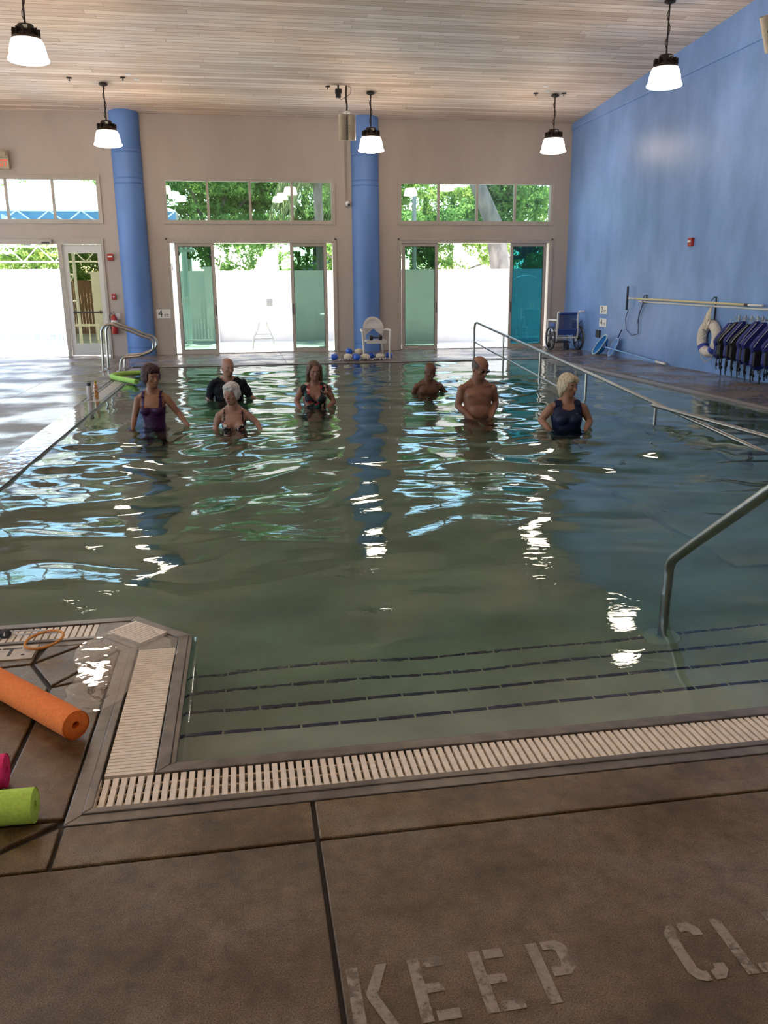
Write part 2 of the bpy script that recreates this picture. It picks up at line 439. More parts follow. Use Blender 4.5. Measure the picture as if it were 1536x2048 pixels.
# ramp down the right side of the pool
rp = MB()
RX = 4.98
rp.add([(RX,18.2,-.03),(PX1,18.2,-.03),(PX1,7.2,-.93),(RX,7.2,-.93),(RX,18.2,-1.5),(PX1,18.2,-1.5),(PX1,7.2,-1.5),(RX,7.2,-1.5)], [(0,1,2,3),(4,7,6,5),(0,4,5,1),(3,2,6,7),(0,3,7,4),(1,5,6,2)])
rp.add([(RX-.12,18.2,.0-.02),(RX,18.2,-.02),(RX,9.6,-.66),(RX-.12,9.6,-.66),(RX-.12,18.2,-1.5),(RX,18.2,-1.5),(RX,9.6,-1.5),(RX-.12,9.6,-1.5)], [(0,1,2,3),(4,7,6,5),(0,4,5,1),(3,2,6,7),(0,3,7,4),(1,5,6,2)])
rp.bx(3.2, PX1, 4.9, 7.2, -1.5, -.80)
struct('pool_ramp', rp, M['pool'])
# ---- gutter of stainless steel
gt = MB()
def strip(pts, w0, w1, z0, z1, side):                  # offset band along an open polyline
    n = len(pts); P = [Vector(p) for p in pts]; A = []; B = []
    for i in range(n):
        if i == 0: nn = (P[1]-P[0]).normalized(); nn = Vector((-nn.y, nn.x)); k = 1
        elif i == n-1: nn = (P[-1]-P[-2]).normalized(); nn = Vector((-nn.y, nn.x)); k = 1
        else:
            a = (P[i]-P[i-1]).normalized(); b2 = (P[i+1]-P[i]).normalized(); na = Vector((-a.y,a.x)); nb = Vector((-b2.y,b2.x))
            nn = (na+nb).normalized(); k = 1/nn.dot(na)
        A.append(P[i]+nn*(w0*k*side)); B.append(P[i]+nn*(w1*k*side))
    for i in range(n-1):
        q = [A[i],A[i+1],B[i+1],B[i]]
        gt.add([(p.x,p.y,z1) for p in q]+[(p.x,p.y,z0) for p in q], [(0,1,2,3),(4,7,6,5),(0,4,5,1),(1,5,6,2),(2,6,7,3),(3,7,4,0)])
line = [(PX0-.0,4.02),(-.57,4.02),(-.29,3.73),(-.29,2.63),(PX1,2.63)]   # pool edge; deck lies to its right
strip(line, 0, .018, -.12, -.002, -1); strip(line, .018, .062, -.12, .003, -1)         # lip
strip(line, .235, .262, -.12, .007, -1); strip(line, .262, .308, -.05, .002, -1)
strip(line, .0, .308, -.16, -.11, -1)
line2 = [(PX1,2.63),(PX1,18.2),(PX0,18.2),(PX0,4.02)]
strip(line2, 0, .03, -.12, -.002, -1); strip(line2, .03, .06, -.12, .0, -1)
strip(line2, .25, .30, -.05, .0, -1); strip(line2, .0, .29, -.16, -.11, -1)
gt.bx(-.552-.02, -.29-.05, 2.58, 2.61, -.11, -.02)
o = struct('trim_pool_gutter', gt, M['stainless'])
bv = o.modifiers.new('bevel','BEVEL'); bv.width=.003; bv.segments=2; bv.limit_method='ANGLE'
def grate(name, label, p0, p1, wid, pitch, slat, z=-.003, skew=0.0, group=None, m='grate'):
    p0 = Vector(p0); p1 = Vector(p1); d = (p1-p0); Ln = d.length; d.normalize(); a = math.atan2(d.y, d.x)
    mb = MB(); n = int(Ln/pitch)
    rot = Matrix.Rotation(a, 3, 'Z')
    for i in range(n):
        c = p0+d*(pitch*(i+.5)); mb.box((c.x, c.y, z-.008), (slat, wid, .016), rot@Matrix.Rotation(skew,3,'Z'))
    c = (p0+p1)/2
    for s in (-.32, .0, .32):
        q = Vector((-d.y, d.x))*(s*wid); mb.box((c.x+q.x, c.y+q.y, z-.019), (Ln, .010, .012), rot)
    o = mb.build(name, M[m]); return tag(o, label, 'drain grate', group)
grate('gutter_grate', 'ivory slatted drain grate along the near straight pool edge', (-.545,2.485), (3.9,2.485), .158, .0272, .0180)
grate('gutter_grate', 'ivory drain grate with close slats running away on the left side of the steps', (-.437,2.575), (-.437,3.60), .158, .0213, .0180, z=.001)
grate('gutter_grate', 'short ivory drain grate across the cut corner of the pool gutter', (-.625,3.87), (-.455,3.70), .158, .0213, .0175, z=.012)
grate('gutter_grate', 'ivory drain grate behind the orange ring, leading off to the left', (-.735,3.875), (-2.15,3.875), .150, .0305, .0225)
cp = MB(); cp.prism([(-.735,3.955),(-.598,3.955),(-.355,3.705),(-.355,3.605),(-.522,3.605),(-.522,3.634),(-.665,3.788),(-.735,3.788)][::-1], -.03, -.001)
tag(cp.build('trim_gutter_corner_plate', M['stainless']), kind='structure')
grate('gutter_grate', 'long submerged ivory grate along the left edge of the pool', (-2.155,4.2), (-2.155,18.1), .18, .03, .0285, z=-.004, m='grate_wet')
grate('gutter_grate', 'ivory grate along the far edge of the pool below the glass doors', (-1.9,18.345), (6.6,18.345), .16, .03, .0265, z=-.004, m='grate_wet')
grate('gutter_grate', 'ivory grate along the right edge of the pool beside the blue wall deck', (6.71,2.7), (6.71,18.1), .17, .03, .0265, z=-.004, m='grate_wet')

# ---- water surface: one closed body with real ripples
rng = np.random.default_rng(5)
nx, ny = 330, 640
def outline_clip(X, Y): return X, Y
waves = []
for k in range(54):
    lam = 10**rng.uniform(math.log10(.23), math.log10(1.7)); th = rng.normal(PI/2, .62)
    slope = .021*(lam/.8)**.12
    waves.append((2*PI/lam*math.cos(th), 2*PI/lam*math.sin(th), rng.uniform(0, 2*PI), slope*lam/(2*PI)))
def wave_h(X, Y):
    X2 = X+.10*np.sin(1.7*Y+.6*X)+.05*np.sin(3.1*X); Y2 = Y+.16*np.sin(1.3*X+.4*Y)+.07*np.sin(4.1*X+2*Y)
    Z = np.zeros_like(X)
    for kx, ky, ph, a in waves: Z += a*np.sin(kx*X2+ky*Y2+ph)
    amp = .26+.74*np.clip((Y-3.3)/3.2, 0, 1)
    amp *= .55+.45*np.clip((6.4-X)/2.2, 0, 1)
    amp *= .62+.38*np.sin(.9*X+.5*Y+1)*np.sin(.55*Y-.7*X)
    edge = np.clip(np.minimum(np.minimum(X-PX0, PX1-X), PY1-Y)/.25, .35, 1)
    return Z*amp*edge
def water_patch(x0, x1, y0, y1, dx, dy):
    gx = np.linspace(x0, x1, max(2, int(round((x1-x0)/dx))+1)); gy = np.linspace(y0, y1, max(2, int(round((y1-y0)/dy))+1))
    return gx, gy
gx = np.unique(np.concatenate([np.linspace(PX0, -.57, 48), np.linspace(-.57, -.29, 12), np.linspace(-.29, PX1, 230)]))
gy = np.unique(np.concatenate([np.linspace(2.63, 3.73, 60), np.linspace(3.73, 4.02, 16), np.linspace(4.02, 9, 240), np.linspace(9, 18.2, 300)]))
X, Y = np.meshgrid(gx, gy, indexing='xy'); H = wave_h(X, Y)+WZ
nX, nY = len(gx), len(gy)
cxm = (X[:-1,:-1]+X[1:,1:])/2; cym = (Y[:-1,:-1]+Y[1:,1:])/2
keep = (cxm > -.29) | (cym > 4.02) | ((cxm > -.57) & (cym > 3.73) & ((cxm+.57)/.28+(cym-4.02)/.29 > 0))
idx = np.arange(nX*nY).reshape(nY, nX)
quads = np.stack([idx[:-1,:-1], idx[:-1,1:], idx[1:,1:], idx[1:,:-1]], -1)[keep]
used = np.unique(quads); remap = -np.ones(nX*nY, int); remap[used] = np.arange(len(used))
V = np.stack([X.ravel(), Y.ravel(), H.ravel()], -1)[used]; Q = remap[quads]
n = len(V)
Vb = V.copy(); Vb[:,2] = -1.49
E = np.concatenate([Q[:,[0,1]], Q[:,[1,2]], Q[:,[2,3]], Q[:,[3,0]]]); key = {}
for a, b2 in E.tolist(): key[(a,b2)] = 1
side = [(b2, a, a+n, b2+n) for (a, b2) in key if (b2, a) not in key]
F = np.concatenate([Q, Q[:, ::-1]+n, np.array(side)])
me = bpy.data.meshes.new('pool_water'); me.vertices.add(2*n); me.vertices.foreach_set('co', np.concatenate([V, Vb]).ravel())
me.loops.add(F.size); me.loops.foreach_set('vertex_index', F.ravel().astype(np.int32)); me.polygons.add(len(F))
me.polygons.foreach_set('loop_start', np.arange(0, F.size, 4, dtype=np.int32)); me.polygons.foreach_set('loop_total', np.full(len(F), 4, np.int32))
me.update(); me.validate()
sm = np.zeros(len(F), bool); sm[:len(Q)] = True; me.polygons.foreach_set('use_smooth', sm); me.materials.append(M['water'])
wo = link('pool_water', me); wo['kind'] = 'structure'
# thin wet film lying over the gutter and border on the left
m, nt, out = new_mat('water_film')
t_ = N(nt, 'BsdfTransparent'); g_ = N(nt, 'BsdfGlossy'); g_.inputs['Roughness'].default_value = .02; lw_ = N(nt, 'LayerWeight'); fr_ = N(nt, 'Math', operation='POWER'); fr_.inputs[1].default_value = 3.5; L(nt, lw_.outputs['Facing'], fr_.inputs[0])
v = coords(nt); n1 = N(nt, 'TexNoise', Scale=7.0, Detail=1.5, Distortion=.8); L(nt, v, n1.inputs[0])
bp = N(nt, 'Bump', Strength=.5, Distance=.006); L(nt, n1.outputs[0], bp.inputs['Height']); L(nt, bp.outputs[0], g_.inputs['Normal']); L(nt, bp.outputs[0], lw_.inputs['Normal'])
mx_ = N(nt, 'MixShader'); L(nt, fr_.outputs[0], mx_.inputs[0]); L(nt, t_.outputs[0], mx_.inputs[1]); L(nt, g_.outputs[0], mx_.inputs[2]); L(nt, mx_.outputs[0], out.inputs[0])
M['film'] = m
fm = MB(); rf_ = random.Random(8)
out_ = []
for i in range(40):
    q = 2*PI*i/40; out_.append((-.60+(.20+.05*math.sin(3*q+1)+rf_.uniform(-.015,.015))*math.cos(q), 3.45+(.42+.07*math.sin(2*q))*math.sin(q)))
fm.prism(out_, .0115, .0125)
o = fm.build('water_film', M['film']); o['kind'] = 'structure'
fm = MB(); fm.bx(PX0-.31, PX0+.005, 4.1, 12.6, .003, .004); o = fm.build('water_film', M['film']); o['kind'] = 'structure'
# ---- walls
wf = MB()
y0, y1 = YF, YF+.3
OP = [(-7.2,-3.1),(-1.61,2.39),(4.04,8.0)]
xs = [XL-.3]+[x for o2 in OP for x in o2]+[XR+.3]
for i in range(0, len(xs), 2): wf.bx(xs[i], xs[i+1], y0, y1, -.1, 5.6)
for a, b2 in OP:
    wf.bx(a, b2, y0, y1, 2.69, 3.12); wf.bx(a, b2, y0, y1, 4.075, 5.6)
struct('wall_far', wf, M['cream'])
wr = MB(); wr.add([(XR,YN-.3,-.1),(XR,YF+.3,-.1),(XR,YF+.3,cz(YF)+.1),(XR,YN-.3,cz(YN)+.3),(XR+.3,YN-.3,-.1),(XR+.3,YF+.3,-.1),(XR+.3,YF+.3,cz(YF)+.1),(XR+.3,YN-.3,cz(YN)+.3)], [(0,1,2,3),(4,7,6,5),(0,4,5,1),(2,6,7,3),(0,3,7,4),(1,5,6,2)])
struct('wall_right', wr, M['blue'])
tr = MB(); tr.bx(XR-.035, XR, YN, YF, 5.33, 5.39); tr.bx(XR-.015, XR, YN, YF, 5.39, 5.44)
struct('trim_right_wall_ledge', tr, M['blue'])
wl = MB()
for a, b2 in ((YN-.3,-2.5),(-.2,1.4),(4.8,6.6),(10.0,11.8),(15.2,17.0),(20.4,YF+.3)): wl.bx(XL-.3, XL, a, b2, -.1, 7.2)
wl.bx(XL-.3, XL, YN, YF, 2.69, 3.12); wl.bx(XL-.3, XL, YN, YF, 4.3, 7.3)
struct('wall_left', wl, M['cream'])
wb = MB(); wb.bx(XL-.3, XR+.3, YN-.3, YN, -.1, 7.4); struct('wall_back', wb, M['cream'])
cl = MB(); ye = YF+2.7  # roof carried on as an unseen eave, deepened to keep sun out
cl.add([(XL-.4,YN-.4,cz(YN-.4)),(XR+.4,YN-.4,cz(YN-.4)),(XR+.4,ye,cz(ye)),(XL-.4,ye,cz(ye)),(XL-.4,YN-.4,cz(YN-.4)+.3),(XR+.4,YN-.4,cz(YN-.4)+.3),(XR+.4,ye,cz(ye)+.3),(XL-.4,ye,cz(ye)+.3)], [(0,1,2,3),(4,7,6,5),(0,4,5,1),(1,5,6,2),(2,6,7,3),(3,7,4,0)])
struct('ceiling', cl, M['ceiling'])
# blue round columns
for cxp, nm, lb in ((-2.40,'trim_column','left'),(3.18,'trim_column','right')):
    c = MB(); r = .335
    prof = [(r,-.0),(r,.19),(r-.012,.195),(r-.012,.205),(r,.21),(r,3.92),(r-.012,3.93),(r-.012,3.945),(r,3.955),(r,4.04),(r-.012,4.05),(r-.012,4.06),(r,4.07),(r,4.60),(r-.012,4.61),(r-.012,4.625),(r,4.635),(r,4.68),(r-.008,4.69),(r,4.70),(r,cz(YF-.3)+.05)]
    c.lathe(prof, (cxp, YF-.02, 0), 40); o = struct(nm, c, M['blue_col'], True)
# ================================================================== WINDOWS, DOORS
def frame_rect(mb, x0, x1, z0, z1, y, wd, dp):
    mb.bx(x0, x1, y, y+dp, z0, z0+wd); mb.bx(x0, x1, y, y+dp, z1-wd, z1)
    mb.bx(x0, x0+wd, y, y+dp, z0+wd, z1-wd); mb.bx(x1-wd, x1, y, y+dp, z0+wd, z1-wd)
for wi, (a, b2) in enumerate(OP):
    wn = MB(); frame_rect(wn, a-.01, b2+.01, 3.10, 4.085, YF-.012, .055, .10)
    frame_rect(wn, a-.045, b2+.045, 3.065, 4.12, YF-.022, .035, .03)
    root = struct('window_%d' % (wi+1), wn, M['alu'])
    k = 4; st_ = (b2-a)/k
    for i in range(1, k):
        mu = MB(); mu.bx(a+st_*i-.028, a+st_*i+.028, YF, YF+.08, 3.15, 4.03); mu.build('mullion', M['alu'], root)
    for i in range(k):
        p = MB(); p.bx(a+st_*i+.03, a+st_*(i+1)-.03, YF+.03, YF+.038, 3.155, 4.03); p.build('glass_pane', M['glass_hi'], root)
# sliding glass doors
def slider(n, x0, x1, panels, left_dir):
    fr = MB()
    fr.bx(x0-.01, x1+.01, YF-.02, YF+.16, 2.63, 2.70); fr.bx(x0-.01, x0+.04, YF-.02, YF+.16, .0, 2.63); fr.bx(x1-.04, x1+.01, YF-.02, YF+.16, 0, 2.63)
    fr.bx(x0, x1, YF-.02, YF+.16, -.01, .018)
    fr.bx(x0-.05, x0-.01, YF-.03, YF, 0, 2.74); fr.bx(x1+.01, x1+.05, YF-.03, YF, 0, 2.74); fr.bx(x0-.05, x1+.05, YF-.03, YF, 2.70, 2.74)
    root = struct('door_%d' % n, fr, M['alu'])
    for (pa, pb, yo, g) in panels:
        p = MB(); frame_rect(p, pa, pb, .02, 2.63, YF+yo, .075, .045)
        q = p.build('sliding_panel', M['alu'], root)
        gk = MB(); frame_rect(gk, pa+.075, pb-.075, .095, 2.555, YF+yo+.012, .012, .02); gk.build('gasket', M['alu_dark'], q)
        gp = MB(); gp.bx(pa+.08, pb-.08, YF+yo+.018, YF+yo+.026, .10, 2.55); gp.build('glass_pane', g, q)
        h = MB(); hx = pb-.037 if yo < .06 and pa < (x0+x1)/2 else pa+.037
        h.box((hx, YF+yo-.012, 1.05), (.022,.024,.26), None, .006); h.build('pull_handle', M['alu_dark'], q)
    return root
slider(2, -1.61, 2.39, [(-1.46,-.53,.02,M['glass_teal']),(-1.33,-.44,.09,M['glass_teal']),(1.30,2.20,.02,M['glass_teal']),(1.38,2.30,.09,M['glass_teal'])][::2], 0)
slider(3, 4.04, 8.0, [(4.10,5.03,.02,M['glass_teal']),(6.93,7.90,.02,M['glass_blue'])], 0)
# left opening: wide entrance with a swing leaf at its right end
fr = MB(); fr.bx(-7.2, -3.1, YF-.03, YF+.16, 2.61, 2.72); fr.bx(-3.15, -3.1, YF-.03, YF+.16, 0, 2.61); fr.bx(-4.14, -4.05, YF-.02, YF+.14, 0, 2.61); fr.bx(-7.2,-7.1,YF,YF+.14,0,2.61)
d1 = struct('door_1', fr, M['alu'])
lf = MB(); lf.bx(-4.04,-3.16, YF+.02, YF+.07, .02, .30); lf.bx(-4.04,-3.16,YF+.02,YF+.07,2.40,2.60); lf.bx(-4.04,-3.93,YF+.02,YF+.07,.30,2.40); lf.bx(-3.26,-3.16,YF+.02,YF+.07,.30,2.40)
lfo = lf.build('door_leaf', M['white_paint'] if 'white_paint' in M else pbr('white_door_paint', (.62,.60,.55), .45), d1)
g = MB(); g.bx(-3.93,-3.26,YF+.04,YF+.048,.30,2.40); g.build('glass_pane', M['glass_door'], lfo)
g = MB(); g.bx(-3.93,-3.26,YF+.0,YF+.02,1.02,1.06); g.bx(-3.90,-3.87,YF+.0,YF+.05,1.0,1.08); g.bx(-3.32,-3.29,YF+.0,YF+.05,1.0,1.08); g.build('push_bar', M['alu_dark'], lfo)
sn = MB(); sn.box((-4.38, YF-.06, 2.655), (.27,.07,.10), None, .008); o = sn.build('door_sensor', M['alu'])
tag(o, 'small grey door sensor box fixed above the open left doorway', 'sensor')
lens = MB(); lens.box((-4.38, YF-.098, 2.635), (.18,.008,.04)); lens.build('sensor_window', M['alu_dark'], o)
# windows of the left wall (out of the frame, they give the room its daylight)
for i, (a, b2) in enumerate(((-2.5,-.2),(1.4,4.8),(6.6,10.0),(11.8,15.2),(17.0,20.4))):
    f = MB()
    for z0, z1 in ((.0,2.69),(3.12,4.3)):
        f.bx(XL-.12, XL-.04, a, b2, z0, z0+.06); f.bx(XL-.12,XL-.04,a,b2,z1-.06,z1); f.bx(XL-.12,XL-.04,a,a+.06,z0,z1); f.bx(XL-.12,XL-.04,b2-.06,b2,z0,z1); f.bx(XL-.12,XL-.04,(a+b2)/2-.03,(a+b2)/2+.03,z0,z1)
    r_ = struct('window_%d' % (i+4), f, M['alu'])
# ================================================================== OUTSIDE
M['pave'] = pbr('sunlit_concrete_paving', (.62,.60,.56), .8, 0, .12, 2)
M['stucco_out'] = pbr('white_boundary_stucco', (.78,.77,.74), .85, 0, .06, 3)
gd = MB(); gd.bx(-60, 60, YF+.3, 90, -.25, -.02); gd.bx(-60, XL-.3, -30, YF+.3, -.25, -.02)
struct('ground_outside', gd, M['pave'])
bw = MB()
bw.bx(-4.3, 3.6, 27.0, 27.25, -.05, 2.03); bw.bx(-4.35, 3.65, 26.97, 27.28, 2.03, 2.09)
bw.bx(3.35, 14, 24.9, 25.15, -.05, 2.0); bw.bx(3.3, 14, 24.87, 25.18, 2.0, 2.06); bw.bx(3.35,3.6,25.15,27,-.05,2.0)
struct('boundary_wall', bw, M['stucco_out'])
pier = MB(); pier.bx(-.98,-.62,26.6,26.97,-.02,2.15); pier.bx(-1.02,-.58,26.56,26.97,2.15,2.2); struct('boundary_wall_pier', pier, M['stucco_out'])
bw2 = MB(); bw2.bx(-30, -6.0, 33.0, 33.25, -.05, 2.3); struct('boundary_wall_far', bw2, M['stucco_out'])
wf2 = MB()
for i in range(26): wf2.bx(-6.0+i*.11, -5.9+i*.11, 33, 33.03, 0, 1.9)
tag(wf2.build('wooden_fence', pbr('red_brown_fence_wood', (.30,.15,.10), .8, 0, .2, 20)), 'reddish wooden board fence outside behind the white truss frame', 'fence')
# little electrical box on the wall
eb = MB(); eb.box((.93, 26.98, 1.14), (.17,.05,.20), None, .01); tag(eb.build('wall_socket_box', pbr('grey_box', (.25,.25,.24), .5)), 'small grey outlet box on the white outdoor wall', 'box')
# white railing gate left of the pier
wp = pbr('white_metal_paint', (.75,.76,.75), .4)
fn = thing('metal_fence', 'white vertical-bar metal fence outside behind the left green glass panel', 'fence', (-1.75,25.2,0))
for z0 in (1.30,.12):
    f = MB(); f.bx(-.55,1.0,-.02,.02,z0,z0+.045); f.build('rail', wp, fn)
for i in range(17):
    f = MB(); f.bx(-.52+i*.09,-.50+i*.09,-.01,.01,.16,1.30); f.build('bar', wp, fn)
# white folding table
def table(loc, rz, label, w_=1.2, d=.7, h_=.74):
    t = thing('folding_table', label, 'table', loc, rz, None)
    a = MB(); a.box((0,0,h_-.02),(w_,d,.04),None,.012); a.build('tabletop', M['white'], t)
    leg_m = pbr('grey_table_leg', (.22,.24,.24), .5)
    for s in (-1,1):
        a = MB(); x=s*(w_/2-.12)
        for q in (-1,1): a.tube([(x,q*.10,h_-.04),(x,q*.12,.55),(x,q*.26,.24),(x,q*.29,0)], .013, 8)
        a.tube([(x,-.2,.36),(x,.2,.36)],.011,8); a.tube([(x,-.26,.24),(x,.26,.24)],.011,8)
        a.build('leg', leg_m, t)
    return t
table((2.95,24.2,0), 0, 'white folding table seen through the green glass right of the middle doorway', 1.4, .6, .86)
table((.62,24.0,0), PI/2, 'white folding table standing in the middle open doorway', 1.2)
# gate beyond the blue glass panel
g2 = thing('garden_gate', 'white arched metal gate outside behind the blue-green glass panel', 'gate', (8.15,24.0,0))
f = MB(); f.tube([(-.45,0,0),(-.45,0,1.55)]+[(-.45*math.cos(a),0,1.55+.3*math.sin(a)) for a in [PI*i/10 for i in range(1,10)]]+[(.45,0,1.55),(.45,0,0)],.025,8); f.bx(-.45,.45,-.015,.015,1.5,1.54); f.bx(-.45,.45,-.015,.015,.12,.16); f.build('gate_frame', wp, g2)
for i in range(8):
    f = MB(); f.bx(-.36+i*.1,-.34+i*.1,-.008,.008,.16,1.5); f.build('bar', wp, g2)
# white roof canopy with truss, left
can = thing('shade_canopy', 'large white fabric shade canopy on white steel trusses outside the left windows', 'canopy', (-7.0,31,0))
fab = pbr('white_canopy_fabric', (.85,.86,.88), .7)
a = MB()
ex0, ex1, ey0, ey1, ez, pz = -4.1, 5.2, -2.8, 5.5, 3.92, 5.23
a.add([(ex0,ey0,ez),(ex1,ey0,ez),(ex1,ey1,ez),(ex0,ey1,ez),(ex0+5.06,1,pz),(ex1-3.5,1,pz)], [(0,1,5,4),(1,2,5),(2,3,4,5),(3,0,4)])
o = a.build('canopy_fabric', fab, can); sl = o.modifiers.new('thick','SOLIDIFY'); sl.thickness = .02
def truss(mb, p0, p1, z0, z1, n, r=.03):
    p0=Vector(p0);p1=Vector(p1)
    mb.tube([(*p0,z0),(*p1,z0)],r,6); mb.tube([(*p0,z1),(*p1,z1)],r,6)
    for i in range(n):
        a=p0.lerp(p1,i/n); b=p0.lerp(p1,(i+.5)/n); c=p0.lerp(p1,(i+1)/n)
        mb.tube([(*a,z1),(*b,z0)],r*.7,6); mb.tube([(*b,z0),(*c,z1)],r*.7,6)
bl = pbr('pale_steel_paint', (.70,.78,.85), .5)
a = MB(); truss(a, (ex0,ey0), (ex1,ey0), 3.55, 3.9, 10); a.build('front_truss', bl, can)
a = MB(); truss(a, (ex0,ey1), (ex1,ey1), 3.55, 3.9, 10); a.build('rear_truss', bl, can)
a = MB(); a.bx(ex0,ex1,ey0+.10,ey0+.12,3.60,3.90); a.build('valance', pbr('blue_valance', (.12,.34,.58), .6), can)
for x,y in ((ex0+.1,ey0),(ex1-.1,ey0),(ex0+.1,ey1),(ex1-.1,ey1)):
    a = MB(); a.tube([(x,y,0),(x,y,3.6)],.09,10); a.build('post', wp, can)
# white truss frames and pool fence outside left doorway
tf = thing('truss_frame', 'white steel lattice frame standing outside beyond the left doorway', 'frame', (-6.0,26.5,0))
a = MB(); truss(a, (-3,0), (2.1,0), 2.35, 2.78, 6, .022); a.build('top_truss', wp, tf)
a = MB(); truss(a, (-.35,.1), (1.3,.1), 1.25, 2.0, 2, .024); a.build('lower_truss', wp, tf)
for x in (-2.6,1.35,2.1):
    a = MB(); a.tube([(x,0,0),(x,0,2.8)],.045 if x>0 else .16,10); a.build('post', wp, tf)
pfn = thing('pool_fence', 'white pool fence outside seen through the closed left door leaf', 'fence', (-5.2,24.6,0))
a = MB(); a.bx(-2.6,1.4,-.02,.02,.60,.66); a.build('rail', wp, pfn)
a = MB(); a.bx(-2.6,1.4,-.02,.02,.10,.14); a.build('rail', wp, pfn)
for i in range(19):
    a = MB(); a.bx(-2.55+i*.215,-2.52+i*.215,-.012,.012,.1,.62); a.build('bar', wp, pfn)
# outdoor shelter corner by the left teal panel
sh = thing('shelter_roof', 'pale corrugated shelter roof on a round post outside the left green glass', 'shelter', (-1.82,25.6,0))
a = MB()
for i in range(14): a.bx(-1.2+i*.13,-1.13+i*.13,-.8,.6,2.62+.0*i,2.95)
a.bx(-1.25,.68,-.84,-.8,2.55,2.62); a.build('roof_panel', pbr('pale_green_metal', (.55,.68,.64), .5), sh)
a = MB(); a.tube([(.35,0,0),(.35,0,2.6)],.08,12); a.build('post', pbr('pale_post', (.5,.62,.6), .5), sh)
# low roof beyond wall
rf = MB(); rf.add([(1.0,31,2.0),(8.5,31,4.0),(8.5,36,4.0),(1.0,36,2.0),(1.0,31,1.75),(8.5,31,3.75),(8.5,36,3.75),(1.0,36,1.75)], [(0,1,2,3),(4,7,6,5),(0,4,5,1),(1,5,6,2),(2,6,7,3),(3,7,4,0)])
rf.bx(1.6,8.4,31.4,35.5,-.05,1.8)
tag(rf.build('neighbour_roof', pbr('grey_shingle', (.30,.30,.36), .8)), 'sloping grey roof edge of a neighbouring building beyond the outdoor wall', 'roof')
pw = MB(); pw.tube([(6.1,30,0),(6.1,30,4.6)],.075,10); tag(pw.build('utility_post', pbr('grey_wood_post', (.26,.27,.25), .8)), 'plain grey post standing among trees outside the right windows', 'post')

# ---- trees
def leaf_mat(name, a, b2):
    m, nt, out = new_mat(name)
    v = coords(nt); n1 = N(nt, 'TexNoise', Scale=1.4, Detail=5.0); L(nt, v, n1.inputs[0])
    c = ramp(nt, n1.outputs[0], [(.35, b2), (.65, a)])
    d = N(nt, 'BsdfDiffuse'); t = N(nt, 'BsdfTranslucent'); L(nt, c, d.inputs[0]); L(nt, c, t.inputs[0])
    mx = N(nt, 'MixShader'); mx.inputs[0].default_value = .5; L(nt, d.outputs[0], mx.inputs[1]); L(nt, t.outputs[0], mx.inputs[2]); L(nt, mx.outputs[0], out.inputs[0])
    return m
M['leaf'] = leaf_mat('fresh_green_leaves', (.26,.42,.12), (.09,.20,.05))
M['leaf_y'] = leaf_mat('yellow_green_leaves', (.42,.52,.14), (.18,.30,.07))
M['bark'] = pbr('grey_brown_bark', (.20,.17,.14), .9, 0, .4, 5, .8, 12, stretch=(1,1,.3))
tr_rng = np.random.default_rng(11)
def foliage(centers, n, size):
    vs = np.zeros((n*4,3)); cs = np.array([c[:3] for c in centers]); rs = np.array([c[3] for c in centers])
    pr = rs**2/np.sum(rs**2); k = tr_rng.choice(len(cs), n, p=pr)
    d = tr_rng.normal(size=(n,3)); d /= np.linalg.norm(d,axis=1)[:,None]
    rad = tr_rng.uniform(.45,1.0,n)**.5
    # clumps
    P = cs[k]+d*(rs[k]*rad)[:,None]*np.array([1,1,.8])
    P += .12*np.sin(P*5.0+d*2)
    u = tr_rng.normal(size=(n,3)); u /= np.linalg.norm(u,axis=1)[:,None]
    w_ = np.cross(u, tr_rng.normal(size=(n,3))); w_ /= np.linalg.norm(w_,axis=1)[:,None]
    sz = size*tr_rng.uniform(.6,1.3,n)[:,None]
    vs[0::4]=P-u*sz; vs[1::4]=P+w_*sz*.45; vs[2::4]=P+u*sz; vs[3::4]=P-w_*sz*.45
    return vs
def mesh_quads(name, vs, m, parent):
    n = len(vs); me = bpy.data.meshes.new(name); me.vertices.add(n); me.vertices.foreach_set('co', vs.ravel())
    me.loops.add(n); me.loops.foreach_set('vertex_index', np.arange(n,dtype=np.int32)); me.polygons.add(n//4)
    me.polygons.foreach_set('loop_start', np.arange(0,n,4,dtype=np.int32)); me.polygons.foreach_set('loop_total', np.full(n//4,4,np.int32)); me.update(); me.materials.append(m)
    return link(name, me, parent)
def tree(loc, label, trunk, blobs, n, size, mat, tr=.22, group=None):
    t = thing('tree', label, 'tree', loc, 0, group)
    a = MB(); a.tube(trunk, [tr*(1-.55*i/(len(trunk)-1)) for i in range(len(trunk))], 12)
    top = Vector(trunk[-1])
    for c in blobs[:7]:
        mid = top.lerp(Vector(c[:3]), .5)+Vector((0,0,-.2)); a.tube([Vector(trunk[-2]).lerp(top,.5), mid, c[:3]], [tr*.4,tr*.25,tr*.08], 8)
    a.build('trunk', M['bark'], t, True); mesh_quads('foliage', foliage(blobs, n, size), mat, t); return t
rr = random.Random(3)
def blobs(cx, cy, cz0, w, d, h_, k, r):
    return [(cx+rr.uniform(-w,w), cy+rr.uniform(-d,d), cz0+rr.uniform(-h_,h_), r*rr.uniform(.6,1.2)) for _ in range(k)]
tree((-1.0,33.5,0), 'broad green leafy tree filling the left of the middle upper window', [(0,0,0),(.2,0,1.5),(-.1,.1,2.8),(.3,0,4.0)], blobs(0,0,4.8,2.9,1.6,1.7,22,1.2), 40000, .085, M['leaf'])
tree((3.0,35.5,0), 'bright leafy tree behind the outdoor wall in the middle doorway', [(0,0,0),(.1,0,1.5),(.2,.1,3.2),(-.2,0,4.4)], blobs(0,0,4.6,2.6,1.5,1.9,18,1.15), 30000, .085, M['leaf'])
